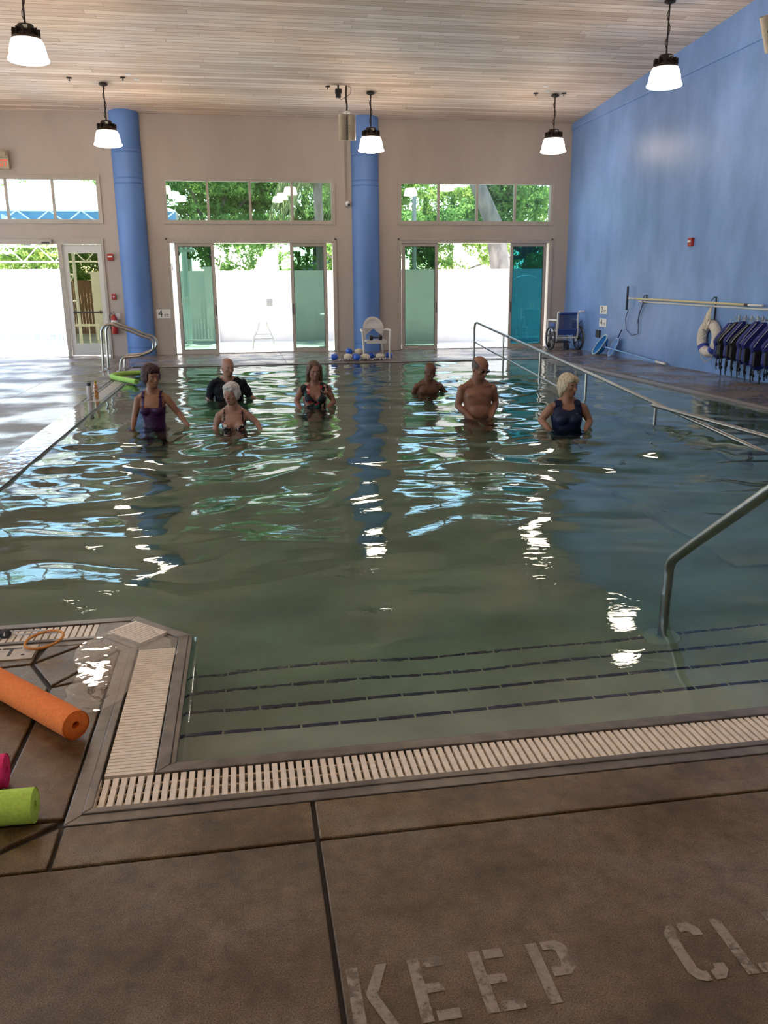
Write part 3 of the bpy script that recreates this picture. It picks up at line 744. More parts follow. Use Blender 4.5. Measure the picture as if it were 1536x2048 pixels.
tree((6.3,36,0), 'feathery yellow-green tree at the left of the right upper window', [(0,0,0),(.2,0,2),(-.3,0,3.4),(.3,0,5)], blobs(0,0,4.2,2.2,1.4,2.2,13,.95), 15000, .09, M['leaf_y'])
tree((9.0,29.2,0), 'old tree with thick grey trunk behind the right upper window', [(.15,0,-.1),(0,0,2.1),(-.3,0,3.6),(-.95,0,5.0),(-1.3,0,6.2)], blobs(1.6,1.5,4.6,2.2,1.0,1.3,12,1.0)+blobs(-1.6,3,3.6,1.6,.8,.8,6,.8), 26000, .075, M['leaf'], .42)
tree((11.5,34,0), 'yellowish leafy tree standing beyond the right doorway wall', [(0,0,0),(0,0,2),(.2,0,3.5)], blobs(-1.0,0,3.8,2.6,1.2,1.8,14,1.1), 20000, .085, M['leaf_y'])
tree((-8.6,39,0), 'green tree behind the white canopy, seen over the open left doorway', [(0,0,0),(.2,0,2),(-.1,0,4)], blobs(1,0,3.9,4.2,1.2,2.6,22,1.3), 26000, .09, M['leaf_y'])
tree((-4.6,36.5,0), 'branching tree with bare limbs behind the left door leaf', [(0,0,0),(.2,0,1.6),(.5,0,3),(.2,0,4.6)], blobs(-.3,0,3.9,1.8,1.1,2.0,12,.95), 14000, .085, M['leaf'])
tree((-2.6,30.5,0), 'dark shrubby tree just behind the wall at the left green glass panel', [(0,0,0),(.1,0,1.2),(.1,0,2.2)], blobs(.2,0,2.9,1.6,.7,.8,9,.75), 11000, .08, M['leaf'])
tree((4.2,29.8,0), 'dense dark green shrub tree over the wall at the right green panel', [(0,0,0),(.1,0,1.2),(.1,0,2.2)], blobs(-.6,0,2.7,2.0,.6,.7,12,.75), 14000, .08, M['leaf'])
# palm with hanging fronds, seen in the rightmost pane of the middle upper window
pt = thing('palm_tree', 'palm with grey hanging fronds in the rightmost pane of the middle upper window', 'palm', (2.6,27.9,0))
a = MB(); a.tube([(0,0,0),(.05,0,2),(0,0,4.4),(.05,0,5.6)], [.16,.14,.14,.12], 12); a.build('trunk', M['bark'], pt, True)
fr_ = MB()
for k in range(46):
    az = rr.uniform(0, 2*PI); ln = rr.uniform(1.0,1.7); z0 = rr.uniform(4.9,6.0); c, s_ = math.cos(az), math.sin(az)
    pts = [Vector((c*ln*t, s_*ln*t, z0+.45*math.sin(t*PI*.6)-1.5*ln*t*t)) for t in (0,.25,.5,.75,1)]
    for j in range(4):
        for q in range(5):
            t0 = pts[j].lerp(pts[j+1], q/5); dr = Vector((-s_,c,0))
            for sd in (-1,1):
                e = t0+dr*sd*.16+Vector((c*.12,s_*.12,-.42)); fr_.add([t0, t0+Vector((c*.04,s_*.04,0)), e], [(0,1,2)])
fr_.build('frond_crown', leaf_mat('grey_green_palm', (.30,.34,.16), (.16,.20,.09)), pt)
# ================================================================== PENDANT LAMPS
def pendant(x, y, label, drop=.72, tilt=0.0):
    zc = cz(y); zt = zc-drop
    t = thing('pendant_lamp', label, 'lamp', (x, y, zt), 0, 'high bay pendant lamps over the pool')
    a = MB(); a.lathe([(.002,.03+drop-.03),(.085,drop-.03),(.09,drop-.055),(.05,drop-.075),(.002,drop-.08)], (0,0,.01), 20); a.build('ceiling_canopy', M['bronze'], t, True)
    a = MB(); a.tube([(0,0,drop-.05),(0,0,.0)], .014, 8)
    pts = [(.03*math.cos(i*.9)*(1 if 0<i<13 else .3), .03*math.sin(i*.9)*(1 if 0<i<13 else .3), drop-.06-(drop-.08)*i/13) for i in range(14)]
    a.tube(pts, .007, 6); a.build('stem', M['bronze'], t, True)
    a = MB(); a.lathe([(.002,.02),(.10,.02),(.115,.0),(.115,-.07),(.15,-.10),(.20,-.15),(.215,-.175),(.19,-.18),(.002,-.15)], (0,0,0), 28)
    for k in range(12):
        b_a = 2*PI*k/12; a.box((.155*math.cos(b_a),.155*math.sin(b_a),-.085),(.08,.012,.09),(0,0,b_a))
    h = a.build('ballast_housing', M['bronze'], t, True)
    a = MB(); a.box((.02,-.118,-.03),(.06,.006,.045)); a.build('rating_label', pbr('label_white', (.6,.58,.5), .6), h)
    a = MB(); a.lathe([(.195,-.17),(.225,-.22),(.245,-.30),(.258,-.38),(.268,-.41),(.283,-.425),(.28,-.445),(.26,-.455),(.15,-.475),(.002,-.485)], (0,0,0), 32)
    a.build('diffuser', M['lamp'], t, True)
    t.rotation_euler = (tilt, 0, 0)
    return t
lamps = [(-2.50,19.44,'lit pendant lamp hanging in front of the left blue column'),
 (3.01,19.53,'lit pendant lamp hanging in front of the middle blue column'),
 (7.09,19.33,'lit pendant lamp hanging near the far end of the blue wall'),
 (-2.78,13.9,'large lit pendant lamp at the upper left, closest on the left'),
 (7.05,14.15,'large lit pendant lamp at the upper right against the blue wall')]
for x, y, lb in lamps: pendant(x, y, lb, .74 if y > 18 else .83)
for x, y in ((-2.6,8.3),(2.2,8.3),(7.0,8.3),(-2.6,2.6),(2.2,2.2),(7.0,2.6),(-2.6,-2.0),(2.2,-2.2),(7.0,-2.0),(-6.4,8.3),(-6.4,16),(-6.4,2)):  # unseen lamps added out of view for the room lighting
    pendant(x, y, 'unseen pendant lamp continuing the rows, added out of view to light the room', .8)
# ---- ceiling bits
def sprinkler(x, y, label):
    z = cz(y); t = thing('sprinkler_head', label, 'sprinkler', (x,y,z), 0, None)
    a = MB(); a.lathe([(.002,0),(.055,-.004),(.05,-.016),(.015,-.02),(.002,-.02)], (0,0,0), 16); a.build('escutcheon', M['bronze'], t, True)
    a = MB(); a.lathe([(.008,-.02),(.008,-.05),(.022,-.055),(.022,-.06),(.002,-.06)], (0,0,0), 12); a.build('deflector', M['bronze'], t, True)
for x, y, lb in ((-3.11,19.18,'small dark sprinkler head left of the left column lamp'),(-2.06,19.05,'small dark sprinkler head right of the left column lamp'),(2.06,19.24,'small dark sprinkler head just left of the hanging beige fixture'),(6.63,19.3,'small dark sprinkler head left of the far right lamp'),(7.25,19.24,'small dark sprinkler head right of the far right lamp')): sprinkler(x,y,lb)
tl = math.atan(-.066)
for x, y, lb in ((-1.93,18.85,'white square patch plate on the ceiling, upper of two at left'),(-1.80,19.15,'white square patch plate on the ceiling, lower of two at left'),(6.66,18.8,'white square patch plate on the ceiling, upper of two near the far right lamp'),(6.85,19.15,'white square patch plate on the ceiling, lower of two near the far right lamp')):
    a = MB(); a.box((x,y,cz(y)-.004),(.10,.10,.008),(tl,0,0)); a.box((x,y,cz(y)-.010),(.04,.04,.006),(tl,0,0)); tag(a.build('ceiling_plate', M['white']), lb, 'plate')
# ---- beige twin-lobed hanging fixture
def hang_fixture(loc, rz, tx, label, stem=.50):
    t = thing('hanging_fixture', label, 'fixture', loc, rz)
    a = MB()
    Rm = Matrix.Rotation(tx,3,'X')
    for s in (-1,1):
        pr = []
        for i in range(9):
            an = PI*i/8; pr.append((s*.093+.088*math.cos(an), -.035-.06*math.sin(an)))
        pr += [(s*.093-.088, .01),(s*.093+.088,.01)]
        a.prism(pr, -.25, .25, Rm)
    p = a.build('twin_panel', M['beige'], t, True)
    a = MB(); a.box(Rm@Vector((0,.02,0)),(.34,.02,.5),Rm); a.build('back_plate', M['white'], p)
    a = MB()
    for s in (-1,1):
        for z in (-.06,.0,.06): a.box(Rm@Vector((s*.05,-.094,z-.02)),(.008,.006,.03),Rm)
    a.box(Rm@Vector((0,-.045,-.02)),(.015,.03,.46),Rm); a.build('slots', M['alu_dark'], p)
    a = MB(); a.lathe([(.002,.0),(.085,.0),(.07,.02),(.02,.035),(.002,.035)],(0,0,.29),20); a.lathe([(.02,0),(.02,.05)],(0,0,.25),10,caps=True); a.build('collar', M['white'], t, True)
    a = MB(); a.tube([(0,0,.30),(.01,0,.42),(-.01,0,.55),(0,0,.30+stem)], .018, 8); a.tube([(.0,0,.6),(.09,0,.66),(.10,0,.78),(.03,0,.80)],.006,6); a.build('stem', M['bronze'], t, True)
    return t
hang_fixture((2.44,19.15,4.83), 0, .10, 'beige twin-panel fixture hanging from the ceiling left of the middle column lamp', .51)
f2 = hang_fixture((8.05,12.75,5.18), R_(-68), .45, 'beige twin-panel fixture seen from the side at the upper right corner', .72)
a = MB(); a.lathe([(.002,-.02),(.11,0),(.12,.08),(.08,.14),(.002,.16)],(0,.20,.0),18); a.box((0,.12,.06),(.16,.14,.18),None,.02); a.tube([(0,.2,-.02),(.05,.3,-.1),(0,.32,.1)],.008,6); a.build('driver_unit', M['bronze'], f2, True)
bx_ = MB(); bx_.box((2.27,19.15,5.53),(.13,.12,.09),None,.01); bx_.box((2.27,19.15,5.45),(.10,.09,.09),None,.008); bx_.tube([(2.27,19.15,5.41),(2.33,19.15,5.37),(2.42,19.15,5.42)],.006,6); bx_.tube([(2.27,19.15,5.56),(2.27,19.15,cz(19.15))],.02,8)
tag(bx_.build('junction_box', M['black']), 'black junction box on the ceiling beside the hanging beige fixture', 'box')
cd = MB(); cd.tube([(2.70,YF-.015,5.45),(2.70,YF-.015,3.62)],.012,6); cd.tube([(2.74,YF-.02,5.45),(2.74,YF-.02,3.62)],.005,6)
tag(cd.build('wall_conduit', pbr('taupe_conduit', (.34,.29,.24), .5)), 'thin vertical conduit on the cream wall left of the middle column', 'conduit')
sc_ = thing('security_camera', 'small white dome security camera on the wall left of the middle blue column', 'camera', (2.735,YF-.06,3.54))
a = MB(); a.ell((0,0,0),(.06,.06,.06)); a.lathe([(.05,0),(.05,.06)],(0,.0,0),16,Matrix.Rotation(-PI/2,3,'X')); a.build('housing', M['white'], sc_, True)
a = MB(); a.ell((.03,-.045,-.02),(.032,.032,.032)); a.build('lens', M['black'], sc_, True)

# ---- text helper
def text_mesh(body, size, mtx, name, mat, parent, ext=.001, align='CENTER', sx=1.0):
    cu = bpy.data.curves.new('txt','FONT'); cu.body = body; cu.size = size; cu.align_x = align; cu.align_y = 'CENTER'; cu.extrude = ext
    cu.resolution_u = 3
    ob = bpy.data.objects.new('txt', cu); COL.objects.link(ob)
    dg = bpy.context.evaluated_depsgraph_get(); me = bpy.data.meshes.new_from_object(ob.evaluated_get(dg))
    bpy.data.objects.remove(ob); me.transform(mtx@Matrix.Diagonal((sx,1,1,1))); me.name = name
    me.materials.clear(); me.materials.append(mat)
    return link(name, me, parent)
FACE_Y = Matrix.Rotation(PI/2,4,'X')                    # text facing -Y
FACE_X = Matrix.Rotation(-PI/2,4,'Z')@Matrix.Rotation(PI/2,4,'X')   # text facing -X
ink = pbr('black_lettering', (.01,.01,.01), .5)
signw = pbr('sign_white', (.78,.75,.70), .4)
# exit sign with emergency heads
ex = thing('exit_sign', 'red-lettered EXIT sign cut off by the left edge of the picture', 'exit sign', (-5.17,YF-.05,4.35))
a = MB(); a.box((0,0,0),(.36,.09,.25),None,.008); a.build('housing', M['beige'], ex)
a = MB(); a.box((0,0,.20),(.34,.09,.13),None,.008); a.lathe([(.03,0),(.05,.05),(.045,.055),(.002,.055)],(.10,-.045,.20),14,Matrix.Rotation(PI/2,3,'X')); a.build('emergency_head', M['beige'], ex)
redl = pbr('red_exit_letters', (.6,.05,.02), .5, emis=(1,.12,.05), estr=.7)
text_mesh('EXIT', .19, Matrix.Translation((0,-.048,0))@FACE_Y@Matrix.Diagonal((.78,1.1,1,1)), 'lettering', redl, ex, .002)
# wall signs
s4 = thing('depth_sign', 'white 4 FT. depth sign on the cream wall right of the left column', 'sign', (-1.825,YF-.006,.985))
a = MB(); a.box((0,0,0),(.34,.01,.215)); a.build('plate', signw, s4)
text_mesh('4', .23, Matrix.Translation((-.075,-.007,-.005))@FACE_Y, 'numeral', ink, s4, .001); text_mesh('FT.', .105, Matrix.Translation((.082,-.007,-.048))@FACE_Y, 'lettering', ink, s4, .001)
for nm, z, lb in (('0', 1.01, 'white 0 FT depth sign on the blue wall, upper of two'), ('4', .715, 'white 4 FT depth sign on the blue wall, lower of two')):
    s = thing('depth_sign', lb, 'sign', (XR-.006,19.2,z))
    a = MB(); a.box((0,0,0),(.01,.40,.19)); a.build('plate', signw, s)
    text_mesh(nm, .20, Matrix.Translation((-.008,.075,-.002))@FACE_X@Matrix.Diagonal((1.2,1,1,1)), 'numeral', ink, s, .001); text_mesh('FT', .09, Matrix.Translation((-.008,-.09,-.035))@FACE_X@Matrix.Diagonal((1.3,1,1,1)), 'lettering', ink, s, .001)
a = MB(); a.box((XR-.02,19.42,.45),(.04,.22,.18),None,.008); tag(a.build('outlet_cover', M['black']), 'black weatherproof outlet cover on the blue wall beside the wheelchair', 'outlet cover')
# fire devices
def strobe(loc, face, label):
    t = thing('fire_alarm_strobe', label, 'fire alarm', loc, face)
    a = MB(); a.box((0,0,0),(.14,.06,.15),None,.01); a.build('housing', M['red'], t)
    a = MB(); a.box((0,-.035,.01),(.10,.02,.035),None,.006); a.build('strobe_lens', signw, t)
strobe((-2.96,YF-.03,2.31), 0, 'red fire alarm strobe high on the wall right of the left door')
strobe((XR-.03,15.38,2.335), -PI/2, 'red fire alarm strobe alone on the blue wall')
pl = thing('fire_alarm_pull', 'small red fire alarm pull station between the left door and left column', 'fire alarm', (-2.96,YF-.02,1.395))
a = MB(); a.box((0,0,0),(.10,.045,.14),None,.008); a.build('housing', M['red'], pl)
a = MB(); a.box((0,-.026,.01),(.055,.012,.014)); a.box((0,-.026,-.015),(.014,.012,.04)); a.build('pull_handle', signw, pl)
fe = thing('fire_extinguisher', 'red fire extinguisher on the wall behind the left grab rails', 'fire extinguisher', (-2.99,YF-.11,.52))
a = MB(); a.lathe([(.002,0),(.07,0),(.078,.02),(.078,.36),(.06,.41),(.028,.44),(.022,.47),(.002,.47)],(0,0,0),22); a.build('cylinder', M['red'], fe, True)
a = MB(); a.box((0,-.0,.485),(.035,.04,.04)); a.box((.01,-.03,.52),(.022,.12,.014),(.35,0,0)); a.box((.01,-.03,.485),(.02,.11,.012)); a.build('valve_handle', pbr('zinc', (.4,.4,.4), .3, .9), fe)
a = MB(); a.tube([(-.01,0,.48),(-.07,0,.50),(-.10,0,.42),(-.095,0,.2),(-.09,0,.12)],.011,8); a.build('hose', M['black'], fe, True)
a = MB(); a.lathe([(.0792,.20),(.0792,.33)],(0,0,0),22); a.build('label_band', signw, fe, True)
a = MB(); a.box((.09,.10,.42),(.10,.004,.13)); a.build('instruction_card', signw, fe)
a = MB(); a.box((0,.09,.3),(.05,.03,.2)); a.build('wall_bracket', M['alu_dark'], fe)
# ---- figure-four grab rails
def grab(y, label):
    t = thing('grab_rail', label, 'handrail', (0,y,0), 0, None)
    def arc(c, r, a0, a1, n=6): return [(c[0]+r*math.cos(R_(a0+(a1-a0)*i/n)), 0, c[1]+r*math.sin(R_(a0+(a1-a0)*i/n))) for i in range(n+1)]
    P = [(-2.70,0,0),(-2.69,0,.4),(-2.68,0,.72)]+arc((-2.51,.74),.17,175,65,7)+[(-2.2,0,.80),(-1.9,0,.665)]+arc((-1.86,.50),.155,62,-80,9)+[(-2.0,0,.285),(-2.18,0,.275)]+arc((-2.24,.15),.125,80,170,5)+[(-2.375,0,.08),(-2.38,0,0)]
    a = MB(); a.tube(P, .0245, 14); a.build('bent_tube', M['steel'], t, True, 60)
    for x in (-2.70,-2.38):
        a = MB(); a.lathe([(.026,.03),(.03,.018),(.072,.008),(.075,.0),(.002,0)],(x,0,.001),20); a.build('escutcheon', M['steel'], t, True)
grab(17.45, 'stainless figure-four grab rail at the left pool edge, nearer of the pair')
grab(18.1, 'stainless figure-four grab rail at the left pool edge, farther of the pair')
# ---- ramp handrails
t = thing('ramp_handrail', 'long sloping stainless handrail with a lower bar descending along the pool ramp', 'handrail', (5.0,0,0))
def rz(y): return .820-(17.9-y)*.0815
P = [(0,18.05,-.05),(0,18.05,.62),(0,18.03,.72),(0,17.98,.79),(0,17.85,rz(17.85))]+[(0,y,rz(y)) for y in (16,14,12,10,8.5,7.4,6.6)]
a = MB(); a.tube(P, .024, 12); a.build('top_rail', M['steel'], t, True, 60)
a = MB(); a.tube([(0,18.05,.40),(0,12.0,.40-.0815*6.05),(0,9.0,.40-.0815*9.05)], .018, 10); a.build('lower_rail', M['steel'], t, True)
for y in (15.95,13.85,11.85,9.66,7.62):
    a = MB(); a.tube([(0,y,rz(y)),(0,y,max(-.9,-.03-(18.2-y)*.0818)-.0)], .021, 10); a.build('post', M['steel'], t, True)
t = thing('landing_handrail', 'level stainless handrail starting beside the sloping ramp rail at the right', 'handrail', (4.945,0,0))
a = MB(); a.tube([(0,9.62,.135),(0,9.55,.135),(.02,7.6,.13),(.12,5.0,.13)], .024, 12); a.ell((0,9.62,.135),(.024,.03,.024)); a.build('rail', M['steel'], t, True)
for y in (6.6,):
    a = MB(); a.tube([(.0,y,.13),(.0,y,-.78)], .02, 10); a.build('post', M['steel'], t, True)
# ---- near step rail
t = thing('step_handrail', 'bent stainless handrail rising out of the water at the right foreground', 'handrail', (2.14,0,0))
P = [(-.01,3.86,-.615),(-.005,3.86,-.1),(0,3.86,.10)]+[(0,3.86-.09*(1-math.cos(R_(q))), .10+.11*math.sin(R_(q))) for q in (15,30,45,55)]+[(0,3.63,.335),(0,2.85,.90),(0,2.78,.93),(0,2.5,.95),(0,2.25,.95),(0,2.14,.90),(0,2.10,.80),(0,2.10,0)]
a = MB(); a.tube(P, .0255, 18); a.build('bent_tube', M['steel'], t, True, 60)
a = MB(); a.lathe([(.027,.025),(.035,.012),(.095,.006),(.10,.0),(.002,0)],(-.01,3.86,-.617),24); a.build('base_plate', pbr('white_escutcheon', (.75,.76,.70), .4), t, True)
a = MB(); a.lathe([(.027,.025),(.035,.012),(.075,.006),(.08,.0),(.002,0)],(0,2.10,.001),24); a.build('deck_plate', M['steel'], t, True)
# ================================================================== THINGS ON THE DECK
foam = lambda n, c: pbr(n, c, .85, 0, .12, 90, .5, 260)
def noodle(path, r, name_m, label, hole=True):
    t = thing('pool_noodle', label, 'pool noodle', (0,0,0))
    P = [Vector(p) for p in path]
    t.location = P[0]
    P = [p-Vector(path[0]) for p in P]
    a = MB()
    a.tube(P, r, 28, caps=False); a.tube([P[0]+(P[1]-P[0]).normalized()*-.0005]+P[1:], r*.27, 16, caps=False)
    for e, q in ((P[0],P[1]),(P[-1],P[-2])):
        d = (q-e).normalized(); q_ = d.to_track_quat('Z','Y').to_matrix()
        a.lathe([(r*.27,.0),(r*.9,0),(r*.97,.003),(r,.008)], (0,0,0), 28, q_); vs = a.v[-28*4:]; 
        for i in range(len(a.v)-28*4, len(a.v)): a.v[i] = tuple(Vector(a.v[i])+e)
    a.build('foam_tube', name_m, t, True, 50)
    a = MB(); d = (P[1]-P[0]).normalized(); a.tube([P[0]+d*.05, P[0]+d*.06], r*.27, 16); a.build('core_hole', pbr('shaded_hole_foam', (.25,.02,.01) if 'orange' in label else ((.2,.0,.03) if 'pink' in label else (.1,.2,.02)), .9), t)  # plug inside the hole, foam colour darkened to stand for shade
    return t
M['orange'] = foam('orange_foam', (1.0,.23,.03)); M['pink'] = foam('pink_foam', (.85,.025,.16)); M['green'] = foam('lime_foam', (.55,.78,.10))
noodle([(-.648,2.845,.055),(-1.35,3.63,.055)], .0535, M['orange'], 'orange foam pool noodle lying on the wet deck at the left')
noodle([(-.815,2.578,.056),(-1.7,2.545,.056)], .0545, M['pink'], 'pink foam noodle end between the orange and lime noodles')
noodle([(-.682,2.368,.053),(-1.9,2.40,.053)], .0525, M['green'], 'lime green foam noodle end at the bottom left corner of the gutter')
M['green2'] = foam('green_foam_far', (.36,.60,.10))
noodle([(-1.78,14.85,.045)]+[(-2.18,15.55,.045),(-2.30,15.80,.045),(-2.345,16.0,.045),(-2.31,16.22,.045),(-2.20,16.38,.045)]+[(-1.80,16.55,.045)], .045, M['green2'], 'green foam noodle folded in a V on the left pool edge by the grab rails')
# orange ring, goggles
a = MB(); pts = [(.083*math.cos(2*PI*i/40), .083*math.sin(2*PI*i/40)*1.02, .0) for i in range(40)]; a.tube(pts, .0062, 10, closed=True)
o = a.build('dive_ring', foam('pale_orange_rubber', (.80,.32,.07)), None, True); o.location = (-.945,3.735,.026); o.rotation_euler = (.06,-.12,0)
tag(o, 'thin orange rubber ring lying on the gutter beside the FT. marker', 'ring')
gg = thing('swim_goggles', 'dark swim goggles with a clear strap on the grate at the left edge', 'goggles', (-1.18,3.88,.0))
for s in (-1,1):
    a = MB(); a.lathe([(.024,.0),(.028,.012),(.022,.024),(.002,.028)],(s*.032,0,.0),16,Matrix.Rotation(.5,3,'X')); a.build('eye_cup', pbr('smoky_plastic',(.03,.035,.04),.15), gg, True)
a = MB(); a.tube([(.05,0,.01),(.10,-.02,.008),(.2,-.03,.012),(.26,-.02,.006),(.24,.0,.01),(.12,.01,.014),(.04,.02,.01)], .004, 6); a.build('strap', pbr('clear_strap', (.6,.6,.6), .1), gg, True)
# 4 FT deck marker
dm = thing('deck_depth_marker', 'beige 4 FT. marker plate set in the wet deck at the left edge', 'marker', (-1.16,3.665,.002), 0)
a = MB(); a.box((0,0,0),(.38,.15,.004)); a.build('plate', pbr('beige_marker', (.60,.53,.42), .5, 0, .15, 20), dm)
text_mesh('4 FT.', .125, Matrix.Translation((.01,0,.0025))@Matrix.Diagonal((1.15,1.0,1,1)), 'lettering', ink, dm, .0006)
# stencilled paint KEEP CLEAR
m, nt, out = new_mat('worn_white_stencil_paint')
b = N(nt, 'BsdfPrincipled'); b.inputs['Roughness'].default_value = .8
v = coords(nt); n1 = N(nt, 'TexNoise', Scale=45.0, Detail=8.0, Roughness=.75); L(nt, v, n1.inputs[0]); n2 = N(nt, 'TexNoise', Scale=9.0, Detail=3.0); L(nt, v, n2.inputs[0])
L(nt, ramp(nt, n1.outputs[0], [(.3,(.20,.155,.115)),(.6,(.33,.27,.21))]), b.inputs['Base Color'])
mp_ = N(nt, 'Math', operation='ADD'); L(nt, n1.outputs[0], mp_.inputs[0]); L(nt, n2.outputs[0], mp_.inputs[1])
al = N(nt, 'MapRange'); L(nt, mp_.outputs[0], al.inputs[0]); al.inputs[1].default_value=.80; al.inputs[2].default_value=.98; al.inputs[3].default_value=.4; al.inputs[4].default_value=.95
tr_ = N(nt, 'BsdfTransparent'); mx = N(nt, 'MixShader'); L(nt, al.outputs[0], mx.inputs[0]); L(nt, tr_.outputs[0], mx.inputs[1]); L(nt, b.outputs[0], mx.inputs[2]); L(nt, mx.outputs[0], out.inputs[0])
M['stencil'] = m
def stencil(ch):
    w_, h_, s = .095, .18, .028; P = []
    def bar(*p): P.append(list(p))
    g_ = .009
    if ch in 'KEPLR': bar((0,0),(s,0),(s,h_),(0,h_))
    if ch == 'K': bar((s+g_,.098),(.072,h_),(.098,h_),(.064,.092),(.100,0),(.074,0),(s+g_+.006,.075))
    if ch == 'E':
        bar((s+g_,h_-.028),(w_-.012,h_-.028),(w_-.012,h_),(s+g_,h_)); bar((s,.078),(.070,.078),(.070,.104),(s,.104)); bar((s+g_,0),(w_-.005,0),(w_-.005,.027),(s+g_,.027))
    if ch in 'PR':
        bar((s+g_,h_-.026),(s+g_,h_),(.078,h_),(.095,h_-.018),(.095,.092),(.078,.074),(s+g_,.074),(s+g_,.100),(.060,.100),(.067,.107),(.067,h_-.033),(.060,h_-.026))
    if ch == 'R': bar((s+g_+.01,.068),(.066,.068),(.098,0),(.070,0))
    if ch == 'C':
        bar((0,.03),(.012,.008),(.03,0),(.045,0),(.045,.028),(.036,.028),(.028,.038),(.028,.142),(.036,.152),(.036,.18),(.02,.176),(0,.15)); bar((.046,.152),(.064,.152),(.07,.145),(.07,.135),(.097,.135),(.097,.155),(.078,.18),(.046,.18)); bar((.054,0),(.078,0),(.097,.022),(.097,.045),(.07,.045),(.07,.035),(.062,.028),(.054,.028))
    if ch == 'L': bar((s+g_,0),(w_,0),(w_,.027),(s+g_,.027))
    if ch == 'A': bar((0,0),(.026,0),(.048,.15),(.040,.18)); bar((.055,.18),(.1,0),(.074,0),(.050,.14)); bar((.036,.04),(.066,.04),(.062,.062),(.040,.062))
    return P
txt = thing('painted_lettering', 'worn white stencilled KEEP CLEAR lettering on the concrete in the foreground', 'lettering', (0,0,0))
for ch, x in zip('KEEPCLEAR', (.168,.315,.463,.608,.955,1.09,1.235,1.38,1.525)):
    a = MB()
    for p in stencil(ch): a.prism([(x+q[0], 1.452+q[1]) for q in p], .0012, .0018)
    a.build('letter_'+ch.lower(), M['stencil'], txt)
# bottles
bt = thing('water_bottle', 'pale steel water bottle with a black cap on the left deck edge', 'bottle', (-2.225,12.90,0))
a = MB(); a.lathe([(.002,0),(.036,0),(.038,.004),(.038,.175),(.032,.20),(.025,.206),(.002,.206)],(0,0,0),24); a.build('body', pbr('taupe_bottle', (.50,.42,.38), .4), bt, True)
a = MB(); a.lathe([(.028,.20),(.03,.206),(.03,.245),(.002,.25)],(0,0,0),20); a.tube([(.024,0,.245),(.024,0,.27),(-.01,0,.275),(-.02,0,.25)],.005,8); a.build('cap', M['black'], bt, True)
bt = thing('drink_bottle', 'colourful yellow-capped bottle beside the pale water bottle', 'bottle', (-2.15,13.02,0))
a = MB(); a.lathe([(.002,0),(.030,0),(.033,.006),(.033,.17),(.028,.20),(.014,.225),(.002,.225)],(0,0,0),24)
mm, nt, out = new_mat('floral_bottle'); b = N(nt, 'BsdfPrincipled'); L(nt, b.outputs[0], out.inputs[0]); b.inputs['Roughness'].default_value=.2
vo = N(nt, 'TexVoronoi', Scale=45.0); L(nt, coords(nt), vo.inputs[0]); L(nt, ramp(nt, vo.outputs['Color'], [(.25,(.55,.12,.05)),(.5,(.75,.45,.08)),(.75,(.7,.62,.5))]), b.inputs[0])
a.build('body', mm, bt, True)
a = MB(); a.lathe([(.016,.22),(.018,.225),(.018,.25),(.002,.252)],(0,0,0),16); a.tube([(.014,0,.25),(.012,0,.275),(-.012,0,.275),(-.014,0,.25)],.005,8); a.build('cap', pbr('yellow_cap',(.55,.38,.05),.4), bt, True)

# ---- white plastic armchair
ch = thing('plastic_armchair', 'cream plastic armchair with a round back in front of the middle blue column', 'chair', (2.985,19.1,0), 0)
pc = pbr('cream_plastic', (.60,.54,.47), .4, 0, .05)
a = MB()
a.prism([(-.235,-.24),(.235,-.24),(.25,-.1),(.22,.22),(-.22,.22),(-.25,-.1)], .395, .42); a.prism([(-.235,-.245),(.235,-.245),(.235,-.225),(-.235,-.225)], .35, .405)
a.build('seat', pc, ch)
a = MB()
ring = [(.235*math.sin(R_(q)), .235-.02+.10*(.5-.5*math.cos(R_(q)))*.0+.02+.11*max(0,math.cos(R_(q))), .665+.255*math.cos(R_(q))) for q in range(-128,129,8)]
n = len(ring); vs = []; fs = []
for i, p in enumerate(ring):
    c = Vector((0,.24,.66)); p = Vector(p); q = c.lerp(p, .80); 
    vs += [p, p+Vector((0,.022,0)), q+Vector((0,.022,0)), q]
for i in range(n-1):
    for k in range(4): fs.append((i*4+k, i*4+(k+1)%4, i*4+4+(k+1)%4, i*4+4+k))
a.add(vs, fs)
a.build('back_rim', pc, ch, True)
a = MB(); vs = [(0,.262,.66)]+[tuple(Vector((0,.262,.66)).lerp(Vector(p)+Vector((0,.012,0)),.88)) for p in ring]; a.add(vs, [(0,i,i+1) for i in range(1,n)])
mm, nt, out = new_mat('perforated_back'); b = N(nt, 'BsdfPrincipled'); b.inputs['Base Color'].default_value=(.60,.54,.50,1); tr_ = N(nt, 'BsdfTransparent'); mx = N(nt, 'MixShader')
vo = N(nt, 'TexVoronoi', Scale=60.0); vo.feature='F1'; L(nt, coords(nt), vo.inputs[0]); g_ = ramp(nt, vo.outputs['Distance'], [(.38,(.72,.72,.72)),(.45,(1,1,1))]); L(nt, g_, mx.inputs[0]); L(nt, tr_.outputs[0], mx.inputs[1]); L(nt, b.outputs[0], mx.inputs[2]); L(nt, mx.outputs[0], out.inputs[0])
a.build('back_mesh', mm, ch)
